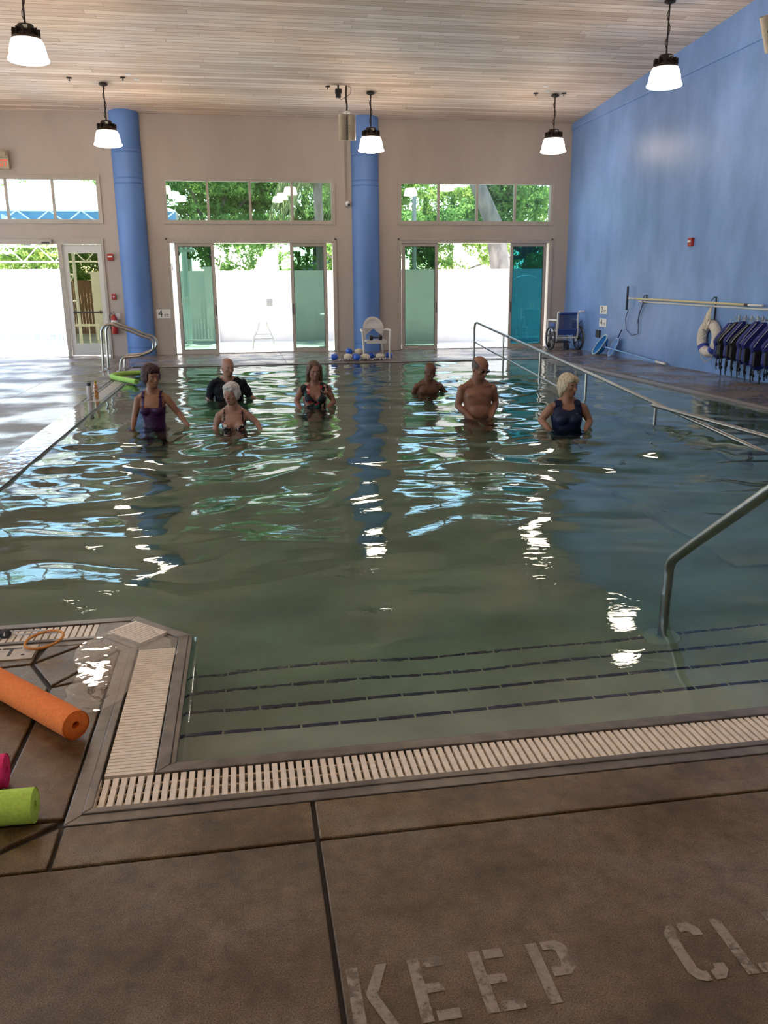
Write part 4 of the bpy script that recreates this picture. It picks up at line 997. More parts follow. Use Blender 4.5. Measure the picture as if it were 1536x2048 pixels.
for s in (-1,1):
    a = MB(); a.tube([(s*.20,.27,.50),(s*.235,.27,.62),(s*.29,.15,.645),(s*.315,-.05,.64),(s*.315,-.20,.632),(s*.312,-.235,.60)], [.016,.018,.026,.028,.026,.02], 10); a.build('armrest', pc, ch, True)
    a = MB(); a.tube([(s*.312,-.225,.62),(s*.30,-.235,.40),(s*.285,-.25,0)], [.026,.028,.018], 10); a.build('leg', pc, ch, True)
    a = MB(); a.tube([(s*.20,.22,.50),(s*.21,.25,.38),(s*.235,.33,0)], [.02,.026,.016], 10); a.build('leg', pc, ch, True)
db = thing('dumbbell', 'black foam water dumbbell resting on the cream plastic chair', 'dumbbell', (2.985,18.99,.478))
a = MB()
for s in (-1,1): a.lathe([(.002,-.038),(.048,-.038),(.055,-.03),(.055,.03),(.048,.038),(.002,.038)],(s*.105,0,0),18,Matrix.Rotation(PI/2,3,'Y'))
a.build('foam_end', M['black'], db, True)
a = MB(); a.tube([(-.07,0,0),(.07,0,0)],.014,12); a.build('handle', pbr('dark_handle',(.03,.02,.02),.5), db, True)
# ---- lane line: rope with blue and cream floats piled on the deck
bf = pbr('blue_float', (.02,.10,.52), .3); cf = pbr('cream_float', (.70,.62,.45), .45)
floats = [(2.03,18.86,.075,1,0),(2.33,18.82,.075,0,0),(2.50,18.84,.075,1,.3),(2.38,18.98,.19,1,.6),(2.60,19.0,.17,0,.4),(2.50,18.64,.078,1,-.2),(2.70,18.70,.075,0,.2),(2.86,18.90,.078,1,.2),(3.05,18.85,.072,0,.1),(3.28,18.98,.078,1,-.4)]
for i, (x, y, z, bl_, rz_) in enumerate(floats):
    a = MB(); ln = .075 if bl_ else .10
    a.lathe([(.012,-ln),(.045,-ln*.9),(.068,-ln*.45),(.074,0),(.068,ln*.45),(.045,ln*.9),(.012,ln)],(0,0,0),18,Matrix.Rotation(rz_,3,'Z')@Matrix.Rotation(PI/2,3,'Y'))
    o = a.build('lane_float', bf if bl_ else cf, None, True); o.location = (x,y,z)
    names = ['blue float at the left end of the lane rope pile','cream float next to the leftmost blue float','blue float third from the left in the lane rope pile','blue float on top of the lane rope pile','cream float on top of the lane rope pile','blue float in front of the top floats of the pile','cream float low in the middle of the lane rope pile','blue float just left of the chair front leg','cream float behind the chair front leg','blue float at the right end of the pile under the chair']
    tag(o, names[i], 'float', 'lane line floats on the far deck')
a = MB(); pts = []
for i in range(90):
    q = i/89; pts.append((2.12+1.05*q+.05*math.sin(i*1.3), 18.66+.06*math.sin(i*2.1)+.05*math.sin(i*.5), .018+.02*abs(math.sin(i*.9))))
a.tube(pts, .014, 6)
mm, nt, out = new_mat('striped_rope'); b = N(nt, 'BsdfPrincipled'); L(nt, b.outputs[0], out.inputs[0])
wv = N(nt, 'TexWave', Scale=9.0, Distortion=2.0); L(nt, coords(nt), wv.inputs[0]); L(nt, ramp(nt, wv.outputs[0], [(.45,(.10,.02,.04)),(.55,(.7,.68,.66))]), b.inputs[0])
tag(a.build('lane_rope', mm, None, True), 'striped lane rope tangled under the blue and cream floats', 'rope')

# ---- PVC wheelchair, its back to us
wc = thing('wheelchair', 'white pipe pool wheelchair with blue mesh seat in the far right corner', 'wheelchair', (8.02,20.62,0), R_(2))
pv = pbr('white_pipe', (.72,.70,.66), .35); bm_ = pbr('blue_vinyl', (.025,.06,.25), .5); rub = pbr('black_rubber', (.012,.012,.014), .5)
a = MB(); r = .021
for s in (-1,1):
    a.tube([(s*.27,-.26,.30),(s*.27,-.27,.90),(s*.27,-.30,.935),(s*.27,-.42 if s>0 else -.36,.94)], r, 10)
    a.tube([(s*.28,-.24,.74),(s*.32,-.1,.74),(s*.32,.20,.74),(s*.32,.22,.72),(s*.32,.22,.50)], r, 10)
    a.tube([(s*.27,-.26,.31),(s*.27,.30,.31)], r, 10); a.tube([(s*.27,-.26,.48),(s*.27,.25,.48)], r, 10)
    a.tube([(s*.27,.28,.50),(s*.25,.34,.12),(s*.22,.42,.10)], r, 10)
    a.tube([(s*.27,-.20,.31),(s*.27,-.20,.22)], .028, 10)
a.tube([(-.27,-.26,.31),(.27,-.26,.31)], r, 10); a.tube([(-.27,.28,.31),(.27,.28,.31)], r, 10); a.tube([(-.27,-.265,.90),(.27,-.265,.90)], r, 10)
a.tube([(.27,-.30,.94),(.40,-.32,.95)], .023, 10)
a.build('pipe_frame', pv, wc, True)
a = MB(); a.tube([(-.23,-.265,.895),(.23,-.265,.895)], .03, 12); a.build('back_hem', bm_, wc, True)
a = MB(); a.tube([(-.25,-.265,.50),(.25,-.265,.50)], .03, 12); a.box((0,-.02,.46),(.50,.5,.03)); a.box((0,-.27,.43),(.48,.03,.10)); a.build('seat_sling', bm_, wc)
mm, nt, out = new_mat('see_through_blue_mesh'); b = N(nt, 'BsdfPrincipled'); b.inputs['Base Color'].default_value=(.03,.05,.18,1); tr_ = N(nt,'BsdfTransparent'); mx = N(nt,'MixShader'); mx.inputs[0].default_value=.6; L(nt,tr_.outputs[0],mx.inputs[1]); L(nt,b.outputs[0],mx.inputs[2]); L(nt,mx.outputs[0],out.inputs[0])
a = MB(); a.box((0,-.265,.70),(.46,.004,.40)); a.build('back_mesh', mm, wc)
for s in (-1,1): a = MB(); a.box((s*.30,-.02,.60),(.015,.34,.14)); a.build('side_guard', bm_, wc)
def wheel(x, y, r, parent, nm='wheel'):
    a = MB(); pts = [(x, y+r*math.cos(2*PI*i/40), r+r*.0+r*math.sin(2*PI*i/40)) for i in range(40)]
    pts = [(p[0], p[1], p[2]+.0) for p in pts]; a.tube([(x, y+(r-.018)*math.cos(2*PI*i/40), r+(r-.018)*math.sin(2*PI*i/40)) for i in range(40)], .018, 10, closed=True)
    for k in range(6): an = 2*PI*k/6+.3; a.tube([(x,y,r),(x,y+(r-.03)*math.cos(an),r+(r-.03)*math.sin(an))],.012,6)
    a.tube([(x-.03,y,r),(x+.03,y,r)],.03,12)
    w_ = a.build(nm, rub, parent, True)
    return w_
for s in (-1,1):
    w_ = wheel(s*.37, -.10, .30, wc)
    a = MB(); a.tube([(s*.41, -.10+.26*math.cos(2*PI*i/36), .30+.26*math.sin(2*PI*i/36)) for i in range(36)], .008, 8, closed=True); a.build('push_rim', pbr('chrome_rim',(.5,.5,.5),.2,1.0), w_, True)
    wheel(s*.22, .36, .085, wc, 'caster')
wheel(.06, -.18, .09, wc, 'caster')
a = MB(); a.box((0,.1,.20),(.40,.28,.02),(.1,0,0)); a.build('footrest', M['black'], wc)
a = MB(); a.tube([(.33,-.12,.60),(.40,-.2,.72)],.01,8); a.build('brake_lever', M['black'], wc, True)

# ---- wall kit: poles, nets, ring buoy, vests
ye = pbr('yellow_pole', (.62,.50,.26), .4); wpole = pbr('white_pole', (.70,.66,.62), .4)
pk = thing('reach_pole', 'yellow telescopic pool pole on wall hooks with white tip', 'pole', (XR-.07,0,0))
a = MB(); a.tube([(0,17.5,1.285),(0,13.35,1.225)], .022, 12); a.build('shaft', ye, pk, True)
a = MB(); a.tube([(0,13.35,1.225),(0,13.25,1.224)], .026, 12); a.build('lock_collar', M['black'], pk, True)
a = MB(); a.tube([(0,13.25,1.224),(0,12.85,1.219)], .019, 12); a.tube([(0,17.85,1.29),(0,17.5,1.285)],.019,12); a.build('tip', wpole, pk, True)
a = MB(); a.tube([(XR-.05,17.3,1.225),(XR-.05,10.5,1.13)], .018, 10); tag(a.build('long_pole', wpole, None, True), 'long white pole on the wall just below the yellow one', 'pole')
br_ = thing('pool_brush', 'dark upright pool brush head at the left end of the yellow pole', 'brush', (XR-.09,17.80,1.29))
a = MB(); a.box((0,0,0),(.035,.05,.50),None,.01); a.build('bristle_bar', pbr('brush_dark',(.02,.03,.06),.7), br_); a = MB(); a.box((.02,0,0),(.02,.03,.10)); a.build('bracket', wpole, br_)
a = MB(); a.tube([(XR-.05,17.8,1.05),(XR-.03,17.95,.85),(XR-.03,17.88,.62),(XR-.03,17.6,.50),(XR-.03,17.3,.55),(XR-.03,17.32,.9),(XR-.04,17.15,1.2)], .008, 6); a.tube([(XR-.04,17.35,.75),(XR-.03,17.3,1.0),(XR-.05,17.05,1.22)],.007,6)
tag(a.build('cord_loop', pbr('dark_blue_cord',(.02,.04,.12),.6), None, True), 'dark thin cord loop hanging from the left end of the pole', 'cord')
for y, z0, z1, lb in ((17.05,1.2,1.36,'small black wall hook holding the left of the yellow pole'),(14.36,.95,1.34,'small black wall hook holding the poles above the ring buoy')):
    a = MB(); a.tube([(XR,y,z1),(XR-.05,y,z1),(XR-.10,y,z1-.06)],.009,8); a.tube([(XR-.01,y,z1),(XR-.01,y,z0)],.012,8); a.tube([(XR,y,z0),(XR-.09,y,z0),(XR-.10,y,z0+.05)],.009,8); tag(a.build('wall_hook', M['black'], None, True), lb, 'hook')
def loop_pts(w_, h_, n=28, sq=.8):
    return [(w_*math.copysign(abs(math.cos(2*PI*i/n))**sq, math.cos(2*PI*i/n)), h_*math.copysign(abs(math.sin(2*PI*i/n))**sq, math.sin(2*PI*i/n))) for i in range(n)]
# leaf rake net: frame leaning on the wall, pole on the floor
ln_ = thing('leaf_skimmer_net', 'blue leaf net with a pale frame leaning on the wall, pole along the floor', 'pool net', (8.22,18.80,0))
fr_pts = [(.15*(z_/.46), x_-.75*z_, .235+z_) for x_, z_, y_ in [(p[0], p[1], 0) for p in loop_pts(.17,.22)]]
a = MB(); a.tube(fr_pts, .014, 8, closed=True); a.build('net_frame', pbr('pale_green_frame',(.50,.66,.62),.4), ln_, True)
cen = sum((Vector(p) for p in fr_pts), Vector())/len(fr_pts); a = MB(); n = len(fr_pts)
ri = []
for k, f_ in enumerate((1,.85,.5)):
    ri.append([cen.lerp(Vector(p), f_)+Vector((.10,0,-.10))*(0,.6,1)[k] for p in fr_pts])
vs = [v for r in ri for v in r]+[cen+Vector((.11,0,-.12))]; fs = []
for k in range(2):
    for i in range(n): fs.append((k*n+i,k*n+(i+1)%n,(k+1)*n+(i+1)%n,(k+1)*n+i))
for i in range(n): fs.append((2*n+i,2*n+(i+1)%n,3*n))
for i_,v_ in enumerate(vs): vs[i_] = Vector((v_.x, v_.y, max(v_.z,.008)))
a.add(vs, fs); a.build('net_bag', pbr('blue_net',(.02,.22,.60),.6), ln_, True)
a = MB(); a.tube([(.0,-.32,.20),(.10,-2.75,.045)], .014, 10); a.build('pole', pbr('light_blue_pole',(.18,.42,.75),.35), ln_, True)
a = MB(); a.tube([(.09,-2.62,.05),(.12,-2.95,.035)], .026, 10); a.build('grip', wpole, ln_, True)
a = MB(); a.box((0,-.30,.22),(.04,.10,.09),(0,0,.3)); a.build('socket', pbr('navy_plastic',(.01,.03,.15),.5), ln_)
sn_ = thing('hand_skimmer_net', 'flat hand net with a pale oval frame and dark handle leaning on the wall', 'pool net', (8.30,18.28,0))
lp = loop_pts(.13,.20); a = MB(); a.tube([(.10*(p[1]+.2)/.4-.03, p[0]-.45*p[1], .205+p[1]) for p in lp], .012, 8, closed=True); a.build('net_frame', pbr('pale_blue_frame',(.40,.55,.75),.4), sn_, True)
a = MB(); a.add([(.10*(p[1]+.2)/.4-.028, (p[0]-.45*p[1])*.96, .205+p[1]*.96) for p in lp], [tuple(range(len(lp)))]); a.build('net_sheet', pbr('blue_sheet',(.10,.22,.50),.6), sn_)
a = MB(); a.tube([(.075,-.09,.41),(.11,-.19,.60)],.014,8); a.build('handle', pbr('navy_handle',(.01,.02,.14),.5), sn_, True)
# ring buoy
rb = thing('ring_buoy', 'white ring buoy with blue bands and coiled rope hanging on the blue wall', 'ring buoy', (XR-.09,14.34,.62))
mm = pbr('ivory_buoy', (.66,.58,.50), .6, 0, .12, 15, .6, 25)
a = MB(); pts = [(0, .25*math.cos(2*PI*i/48), .25*math.sin(2*PI*i/48)) for i in range(48)]; a.tube(pts, .088, 18, closed=True); a.build('ring', mm, rb, True)
for a0 in (-135,-45):
    a = MB(); pts = [(0,.25*math.cos(R_(a0+q)),.25*math.sin(R_(a0+q))) for q in (-11,-5,0,5,11)]; a.tube(pts,.0905,18,caps=False); a.build('blue_band', pbr('blue_band',(.04,.06,.35),.5), rb, True)
a = MB(); rr2 = random.Random(2)
for k in range(9):
    y_ = rr2.uniform(-.13,.13); x_ = rr2.uniform(-.09,-.05)
    a.tube([(0,.0,.56),(x_*.6,y_*.5,.45),(x_,y_,.28),(x_-.03,y_*.6,.16),(x_,-y_*.3,.20),(x_*.6,y_*.2,.45),(0,0,.55)], .015, 6)
a.tube([(-.085,.12,.05),(-.10,.05,.02),(-.09,-.05,.06)],.009,6); a.tube([(-.02,.22,-.22),(-.03,.15,-.36),(-.03,0,-.42),(-.03,-.15,-.36),(-.02,-.22,-.22)],.008,6)
a.build('rope', pbr('cream_rope',(.62,.54,.44),.8), rb, True)
# life vests on hooks
navy = pbr('navy_vest', (.012,.018,.16), .6, 0, .3, 12); blk = pbr('black_vest', (.010,.010,.011), .6); piping = pbr('vest_piping', (.6,.6,.62), .5)
def vest(y, col, label, dz=0.0, sc=1.0, rz_=0.0):
    t = thing('life_vest', label, 'life vest', (XR-.04,y,.94+dz), rz_, 'life vests hanging on the wall hooks')
    RX_ = Matrix.Rotation(PI/2,3,'X')                     # profile drawn in (x,z), thickness along y
    out = [(.0,.0),(-.07,.0),(-.13,-.06),(-.20,-.13),(-.29,-.22),(-.33,-.28),(-.30,-.36),(-.31,-.50),(-.24,-.57),(-.10,-.55),(-.02,-.50),(-.01,-.25)]
    out = [(p[0]*sc,p[1]*sc) for p in out]
    a = MB(); a.prism(out, -.04, .04, RX_); o = a.build('body_panel', col, t); m_ = o.modifiers.new('bevel','BEVEL'); m_.width=.02; m_.segments=3
    a = MB(); a.prism([(-.05*sc,-.30*sc),(-.30*sc,-.34*sc),(-.30*sc,-.52*sc),(-.06*sc,-.50*sc)], .03, .07, RX_); o = a.build('front_pocket', blk, t); m_ = o.modifiers.new('bevel','BEVEL'); m_.width=.012; m_.segments=2
    a = MB(); a.tube([(-.08*sc,-.045,-.02*sc),(-.16*sc,-.048,-.11*sc),(-.25*sc,-.05,-.20*sc),(-.31*sc,-.045,-.29*sc)], .005, 6); a.build('piping', piping, t, True)
    for x_, l_ in ((-.26,.20),(-.16,.30),(-.06,.16)):
        a = MB(); a.tube([(x_*sc,-.02,-.50*sc),(x_*sc-.01,-.02,-.55*sc-l_*.5),(x_*sc+.005,-.02,-.55*sc-l_)], .011, 6); a.box((x_*sc,-.02,-.55*sc-l_*.55),(.035,.018,.05)); a.build('strap', blk, t, True)
    a = MB(); a.tube([(.03,0,.04),(-.03,0,.05),(-.05,0,.0),(-.03,0,-.02)],.007,6); a.build('hanging_loop', piping, t, True)
    return t
vl = [(13.72,navy,'navy life vest on the first hook beside the ring buoy',-.02,1.0),(13.52,blk,'black life vest with pale marking on the second hook',.0,1.0),(13.34,navy,'navy life vest on the third hook, short pale piping',.02,1.05),(13.14,blk,'black life vest on the fourth hook between navy ones',-.02,1.0),(12.94,navy,'navy life vest on the fifth hook with long pale piping',.03,1.12),(12.74,navy,'navy life vest on the sixth hook near the picture edge',.02,1.12),(12.50,navy,'large navy life vest cut by the right picture edge',.02,1.2)]
for i, (y, c_, lb, dz, sc) in enumerate(vl): vest(y, c_, lb, dz, sc*1.08, (.18,-.12,.05,-.2,.12,-.05,.1)[i])
vest(12.2, navy, 'outermost navy life vest, mostly beyond the right picture edge', .0, 1.2)
hk = 0
hl = ['first from the ring buoy','second from the ring buoy','third from the ring buoy','fourth from the ring buoy','fifth from the ring buoy','sixth from the ring buoy']
for i, y in enumerate((13.58,13.39,13.21,13.05,12.90,12.74)):
    a = MB(); a.box((XR-.008,y,1.0),(.015,.03,.10)); a.tube([(XR-.01,y,.99),(XR-.06,y,.985),(XR-.075,y,1.03)],.008,8)
    tag(a.build('coat_hook', pbr('zinc_hook',(.5,.45,.4),.4,.6), None, True), 'small metal hook above the life vests, '+hl[i], 'hook', 'metal hooks for the life vests')
# ================================================================== PEOPLE
def remesh(mb, voxel=.0085, smooth=5, factor=.5):
    me = bpy.data.meshes.new('tmp'); me.from_pydata(mb.v, [], mb.f); me.update()
    bm = bmesh.new(); bm.from_mesh(me); bmesh.ops.recalc_face_normals(bm, faces=bm.faces); bm.to_mesh(me); bm.free()
    ob = bpy.data.objects.new('tmp', me); COL.objects.link(ob)
    r = ob.modifiers.new('r','REMESH'); r.mode = 'VOXEL'; r.voxel_size = voxel; r.use_smooth_shade = True
    if smooth: s = ob.modifiers.new('s','SMOOTH'); s.factor = factor; s.iterations = smooth
    dg = bpy.context.evaluated_depsgraph_get(); out = bpy.data.meshes.new_from_object(ob.evaluated_get(dg))
    bpy.data.objects.remove(ob); bpy.data.meshes.remove(me); return out
def clip_shell(me, g, off, name, mat, parent, thick=.003):
    """part of a body surface where g>0, lifted by off along the normals"""
    n = len(me.vertices); co = np.zeros(n*3); me.vertices.foreach_get('co', co); co = co.reshape(-1,3)
    no = np.zeros(n*3); me.vertices.foreach_get('normal', no); no = no.reshape(-1,3)
    G = g(co); O = off(co) if callable(off) else np.full(n, off); P = co+no*O[:,None]
    vs = []; fs = []; vi = {}; ei = {}
    def gv(i):
        if i not in vi: vi[i] = len(vs); vs.append(tuple(P[i]))
        return vi[i]
    def ge(i, j):
        k = (min(i,j), max(i,j))
        if k not in ei:
            i2, j2 = k; t = G[i2]/(G[i2]-G[j2]); ei[k] = len(vs); vs.append(tuple(P[i2]+(P[j2]-P[i2])*t))
        return ei[k]
    for p in me.polygons:
        ids = list(p.vertices); gs = [G[i] > 0 for i in ids]
        if all(gs): fs.append(tuple(gv(i) for i in ids)); continue
        if not any(gs): continue
        poly = []
        for a in range(len(ids)):
            i, j = ids[a], ids[(a+1)%len(ids)]
            if G[i] > 0: poly.append(gv(i))
            if (G[i] > 0) != (G[j] > 0): poly.append(ge(i,j))
        if len(poly) >= 3: fs.append(tuple(poly))
    m2 = bpy.data.meshes.new(name); m2.from_pydata(vs, [], fs); m2.update(); m2.materials.append(mat)
    m2.polygons.foreach_set('use_smooth', np.ones(len(m2.polygons), bool))
    o = link(name, m2, parent); s = o.modifiers.new('thick','SOLIDIFY'); s.thickness = thick; s.offset = 1
    return o
def seg_dist(co, a, b):
    a = np.array(a); b = np.array(b); d = b-a; t = np.clip(((co-a)@d)/(d@d), 0, 1)
    return np.linalg.norm(co-(a+t[:,None]*d), axis=1), t
def skin(name, c, c2):
    return pbr(name, tuple(q*.86 for q in c), .5, 0, 0, 7, .12, 90, col2=tuple(q*.86 for q in c2), sss=.08, spec=.35)

def person(name_label, x, y, T, s, mat, female=False, heavy=0.0, sh=.185, hyaw=0, hpitch=0, htilt=0, arms=None, yaw=0, bust=0.0, stoop=0.0, belly=0.0, hair=None, brow=None, lipc=None, glasses=False):
    """T: top of head above water datum (world z); s: scale; arms: [(elbow),(wrist)] for left-of-picture and right"""
    fz = pf(y)
    root = thing('person', name_label, 'person', (x, y, 0), yaw)
    S_ = s; Z = lambda k: T-k*S_
    a = MB(); w = 1+heavy*.25; dp = 1+heavy*.45
    zc = lambda k: Z(k)
    st = lambda k: -stoop*max(0, (.82-k))*S_           # forward lean
    def rg(k, rx, ry, cy=0.0): return (Z(k), 0, st(k)+cy*S_, rx*S_, ry*S_)
    hipw = 1.08 if female else 1.0
    tor = [rg(.95,.10*w,.08*dp), rg(.92,.15*w*hipw,.105*dp), rg(.84,.168*w*hipw,.118*dp), rg(.76,(.150 if female else .158)*w,.108*dp), rg(.66,(.132 if female else .15)*w,.100*dp,-.005), rg(.58,(.140 if female else .156)*w,.105*dp,-.008), rg(.50,(.152 if female else .170)*w,.112*dp,-.006), rg(.43,(.160 if female else .182)*w**.5,.108*dp**.5), rg(.385,(.150 if female else .168)*w**.5,.088*dp**.5,.005), rg(.35,.115,.070,.010), rg(.325,.072,.055,.012)]
    tor = [(z,cx_,cy_,rx*sh/.185,ry) for z,cx_,cy_,rx,ry in tor]
    a.loft(tor, 26)
    # trapezius, neck
    ny = st(.3)
    a.cone((0,ny+.012*S_,Z(.37)),.062*S_,(0,ny-.012*S_,Z(.20)),(.054 if female else .066)*S_)
    for q in (-1,1):
        a.cone((q*.03*S_,ny+.02*S_,Z(.27)),.032*S_,(q*(sh-.03)*S_,st(.36)+.01*S_,Z(.366)),.040*S_); a.cone((q*.05*S_,ny+.012*S_,Z(.325)),.042*S_,(q*(sh-.02)*S_,st(.36)+.005*S_,Z(.378)),.046*S_)
        a.cone((q*.02*S_,st(.37)-.055*S_,Z(.352)),.012*S_,(q*(sh-.04)*S_,st(.36)-.040*S_,Z(.345)),.014*S_)       # collar bones
        if bust: a.ell((q*.072*S_, st(.5)-.095*S_*dp**.6, Z(.505)), (.066*S_*bust,.058*S_*bust,.060*S_*bust))
        else: a.ell((q*.075*S_, st(.46)-.070*S_*dp**.5, Z(.458)), (.078*S_,.036*S_,.048*S_))
    if belly: a.ell((0, st(.66)-.06*S_, Z(.66)), (.13*S_*w,.085*S_*belly,.13*S_))
    # legs reach the pool floor; knees bend to fit
    hipz = Z(.88); L1 = L2 = .43*S_; need = hipz-(fz+.07); need = max(.2, min(need, L1+L2-.01))
    kx = math.sqrt(max(0, L1*L1-(need/2)**2))
    for q in (-1,1):
        hx = q*.085*S_*hipw; kn = (hx*1.1, st(.88)-kx, hipz-need/2); an = (hx*1.05, st(.88)+.0, fz+.07)
        a.cone((hx,st(.88),hipz+.02), .082*S_*w, kn, .054*S_); a.cone(kn,.052*S_, (an[0],an[1]+.01,an[2]+.18*S_), .050*S_); a.cone((an[0],an[1]+.01,an[2]+.18*S_),.048*S_, an, .036*S_)
        a.cone((an[0],an[1]+.04,fz+.03),.03,(an[0]+q*.01,an[1]-.15,fz+.022),.022)
    # arms
    arms_out = []
    for ai, q in enumerate((-1,1)):
        sp = Vector((q*sh*S_, st(.385)+.005, Z(.385))); e, wri = [Vector(v) for v in arms[ai]]
        e = Vector((e.x, e.y, e.z)); rA = .050*S_*(1+heavy*.35)*(.88 if female else 1.0)
        a.ell(sp+Vector((q*.004,0,-.005)), (rA*1.03,rA*1.06,rA*1.04)); a.cone(sp, rA, sp.lerp(e,.45), rA*.98); a.cone(sp.lerp(e,.45), rA*.96, e, rA*.78)
        a.cone(e, rA*.76, e.lerp(wri,.3), rA*.78); a.cone(e.lerp(wri,.3), rA*.77, wri, rA*.50)
        d = (wri-e).normalized(); up = Vector((0,-1,0)); side = d.cross(up).normalized()*q
        if side.length < .1: side = Vector((1,0,0))
        nrm = side.cross(d).normalized(); hs = S_*(.92 if female else 1.0)
        pm = wri+d*.045*hs; mm_ = Matrix((side, nrm, d)).transposed()
        a.ell(pm, (.036*hs,.016*hs,.048*hs), m=mm_)
        for k in range(4):
            off = (k-1.5)*.0185*hs; b0 = wri+d*.075*hs+side*off; ln = (.030,.036,.034,.026)[k]*hs
            b1 = b0+d*ln+nrm*.004*hs; b2_ = b1+(d*.8+nrm*.5).normalized()*ln*.75; b3 = b2_+(d*.5+nrm*.8).normalized()*ln*.5
            a.tube([b0-d*.012,b0,b1,b2_,b3], [.0082*hs,.0085*hs,.008*hs,.0075*hs,.006*hs], 8)
        th = wri+d*.025*hs-side*.028*hs; t1 = th+(d*.6-side*.75).normalized()*.034*hs; t2 = t1+(d*.9-side*.3).normalized()*.030*hs
        a.tube([wri+d*.012*hs-side*.01*hs, th, t1, t2], [.013*hs,.0115*hs,.0095*hs,.007*hs], 8)
        arms_out.append((tuple(sp), tuple(e), tuple(wri), rA))
    # head
    pivot = Vector((0, ny-.005*S_, T-.225*S_*(1.10 if female else 1.13)))
    HM = Matrix.Translation(pivot)@Matrix.Rotation(R_(hyaw),4,'Z')@Matrix.Rotation(R_(htilt),4,'Y')@Matrix.Rotation(R_(hpitch),4,'X')
    hsz = S_*(1.10 if female else 1.13)
    H = lambda x_, y_, k: HM@Vector((x_*hsz, y_*hsz, (.225-k)*hsz))
    hb = MB()
    rings = [(.006,0,.012,.020,.026),(.018,0,.012,.046,.058),(.040,0,.010,.066,.083),(.070,0,.007,.0745,.095),(.100,0,.004,.0755,.098),(.125,0,.0,.073,.094),(.150,0,-.006,.068,.084),(.175,0,-.014,.0635,.073),(.198,0,-.024,.055,.060),(.215,0,-.034,.044,.046),(.226,0,-.042,.030,.030)]
    hb.loft([((.225-k)*hsz, cx_*hsz, cy_*hsz, rx*hsz, ry*hsz) for k,cx_,cy_,rx,ry in rings[::-1]], 26)
    hb.v = [tuple(HM@Vector(v)) for v in hb.v]; a.add([Vector(v) for v in hb.v], hb.f)
    R3 = HM.to_3x3()
    a.cone(H(0,-.088,.112), .008*hsz, H(0,-.108,.150), .0125*hsz); a.ell(H(0,-.110,.152), (.016*hsz,.013*hsz,.010*hsz), m=R3)      # nose
    a.ell(H(0,-.083,.096), (.046*hsz,.013*hsz,.0095*hsz), m=R3)                                                                # brow ridge
    for q in (-1,1):
        a.ell(H(q*.040,-.066,.142), (.022*hsz,.020*hsz,.018*hsz), m=R3)                                                         # cheeks
        a.ell(H(q*.074,.006,.132), (.009*hsz,.018*hsz,.030*hsz), m=R3@Matrix.Rotation(q*.35,3,'Z'))                                                           # ears
    a.ell(H(0,-.083,.178), (.023*hsz,.014*hsz,.013*hsz), m=R3); a.ell(H(0,-.078,.208), (.017*hsz,.014*hsz,.013*hsz), m=R3)       # mouth, chin
    body = remesh(a, .0082*min(1.05,S_), 8, .5); body.name = 'body'; body.materials.append(mat)
    bo = link('body', body, root)
    body.polygons.foreach_set('use_smooth', np.ones(len(body.polygons), bool))
    # face details
    eye = MB(); ew = pbr('eye_white', (.45,.42,.40), .3); dark = pbr('dark_iris', (.02,.012,.008), .2)
    for q in (-1,1):
        e_ = MB(); c = H(q*.031,-.083,.119); e_.ell(c, (.0125*hsz,.008*hsz,.0062*hsz), 12, 8, R3); eo = e_.build('eye', ew, root, True)
        e_ = MB(); e_.ell(H(q*.031,-.0895,.119), (.0052*hsz,.003*hsz,.0052*hsz), 10, 6, R3); e_.build('iris', dark, eo, True)
        e_ = MB(); e_.tube([H(q*.016,-.094,.104), H(q*.032,-.0935,.099), H(q*.047,-.083,.104)], [.0022,.0034,.002], 6); e_.build('eyebrow', brow or dark, root, True)
        e_ = MB(); e_.tube([H(q*.018,-.0905,.1165), H(q*.031,-.0925,.1125), H(q*.044,-.084,.1165)], [.0014,.0022,.0014], 6); e_.build('eyelid', mat, root, True)
    e_ = MB(); e_.tube([H(-.022,-.089,.180), H(-.008,-.0985,.177), H(.008,-.0985,.177), H(.022,-.089,.180)], [.002,.0042,.0042,.002], 8); e_.tube([H(-.017,-.091,.185), H(0,-.098,.187), H(.017,-.091,.185)], [.002,.0048,.002], 8)
    e_.build('lips', lipc or pbr('lips', (.24,.09,.07), .5), root, True)
    if glasses:
        g_ = MB(); 
        for q in (-1,1):
            lp = [H(q*.033+.021*math.cos(2*PI*i/20), -.104, .120+.014*math.sin(2*PI*i/20)) for i in range(20)]; g_.tube(lp, .0016, 6, closed=True)
            g_.tube([H(q*.054,-.102,.116), H(q*.074,-.06,.116), H(q*.080,.0,.122)], .0016, 6)
        g_.tube([H(-.012,-.104,.117), H(.012,-.104,.117)], .0016, 6)
        go = g_.build('eyeglasses', pbr('dark_glasses', (.015,.012,.01), .3), root, True)
        for q in (-1,1):
            l_ = MB(); l_.ell(H(q*.033,-.104,.120), (.020*hsz,.0015,.013*hsz), 14, 6, R3); l_.build('lens', glass_mat('lens_%d' % q, (.35,.30,.28), .08), go, True)
    return dict(root=root, me=body, Z=Z, st=st, H=H, R3=R3, arms=arms_out, s=S_, hsz=hsz, HM=HM, sh=sh, mat=mat)

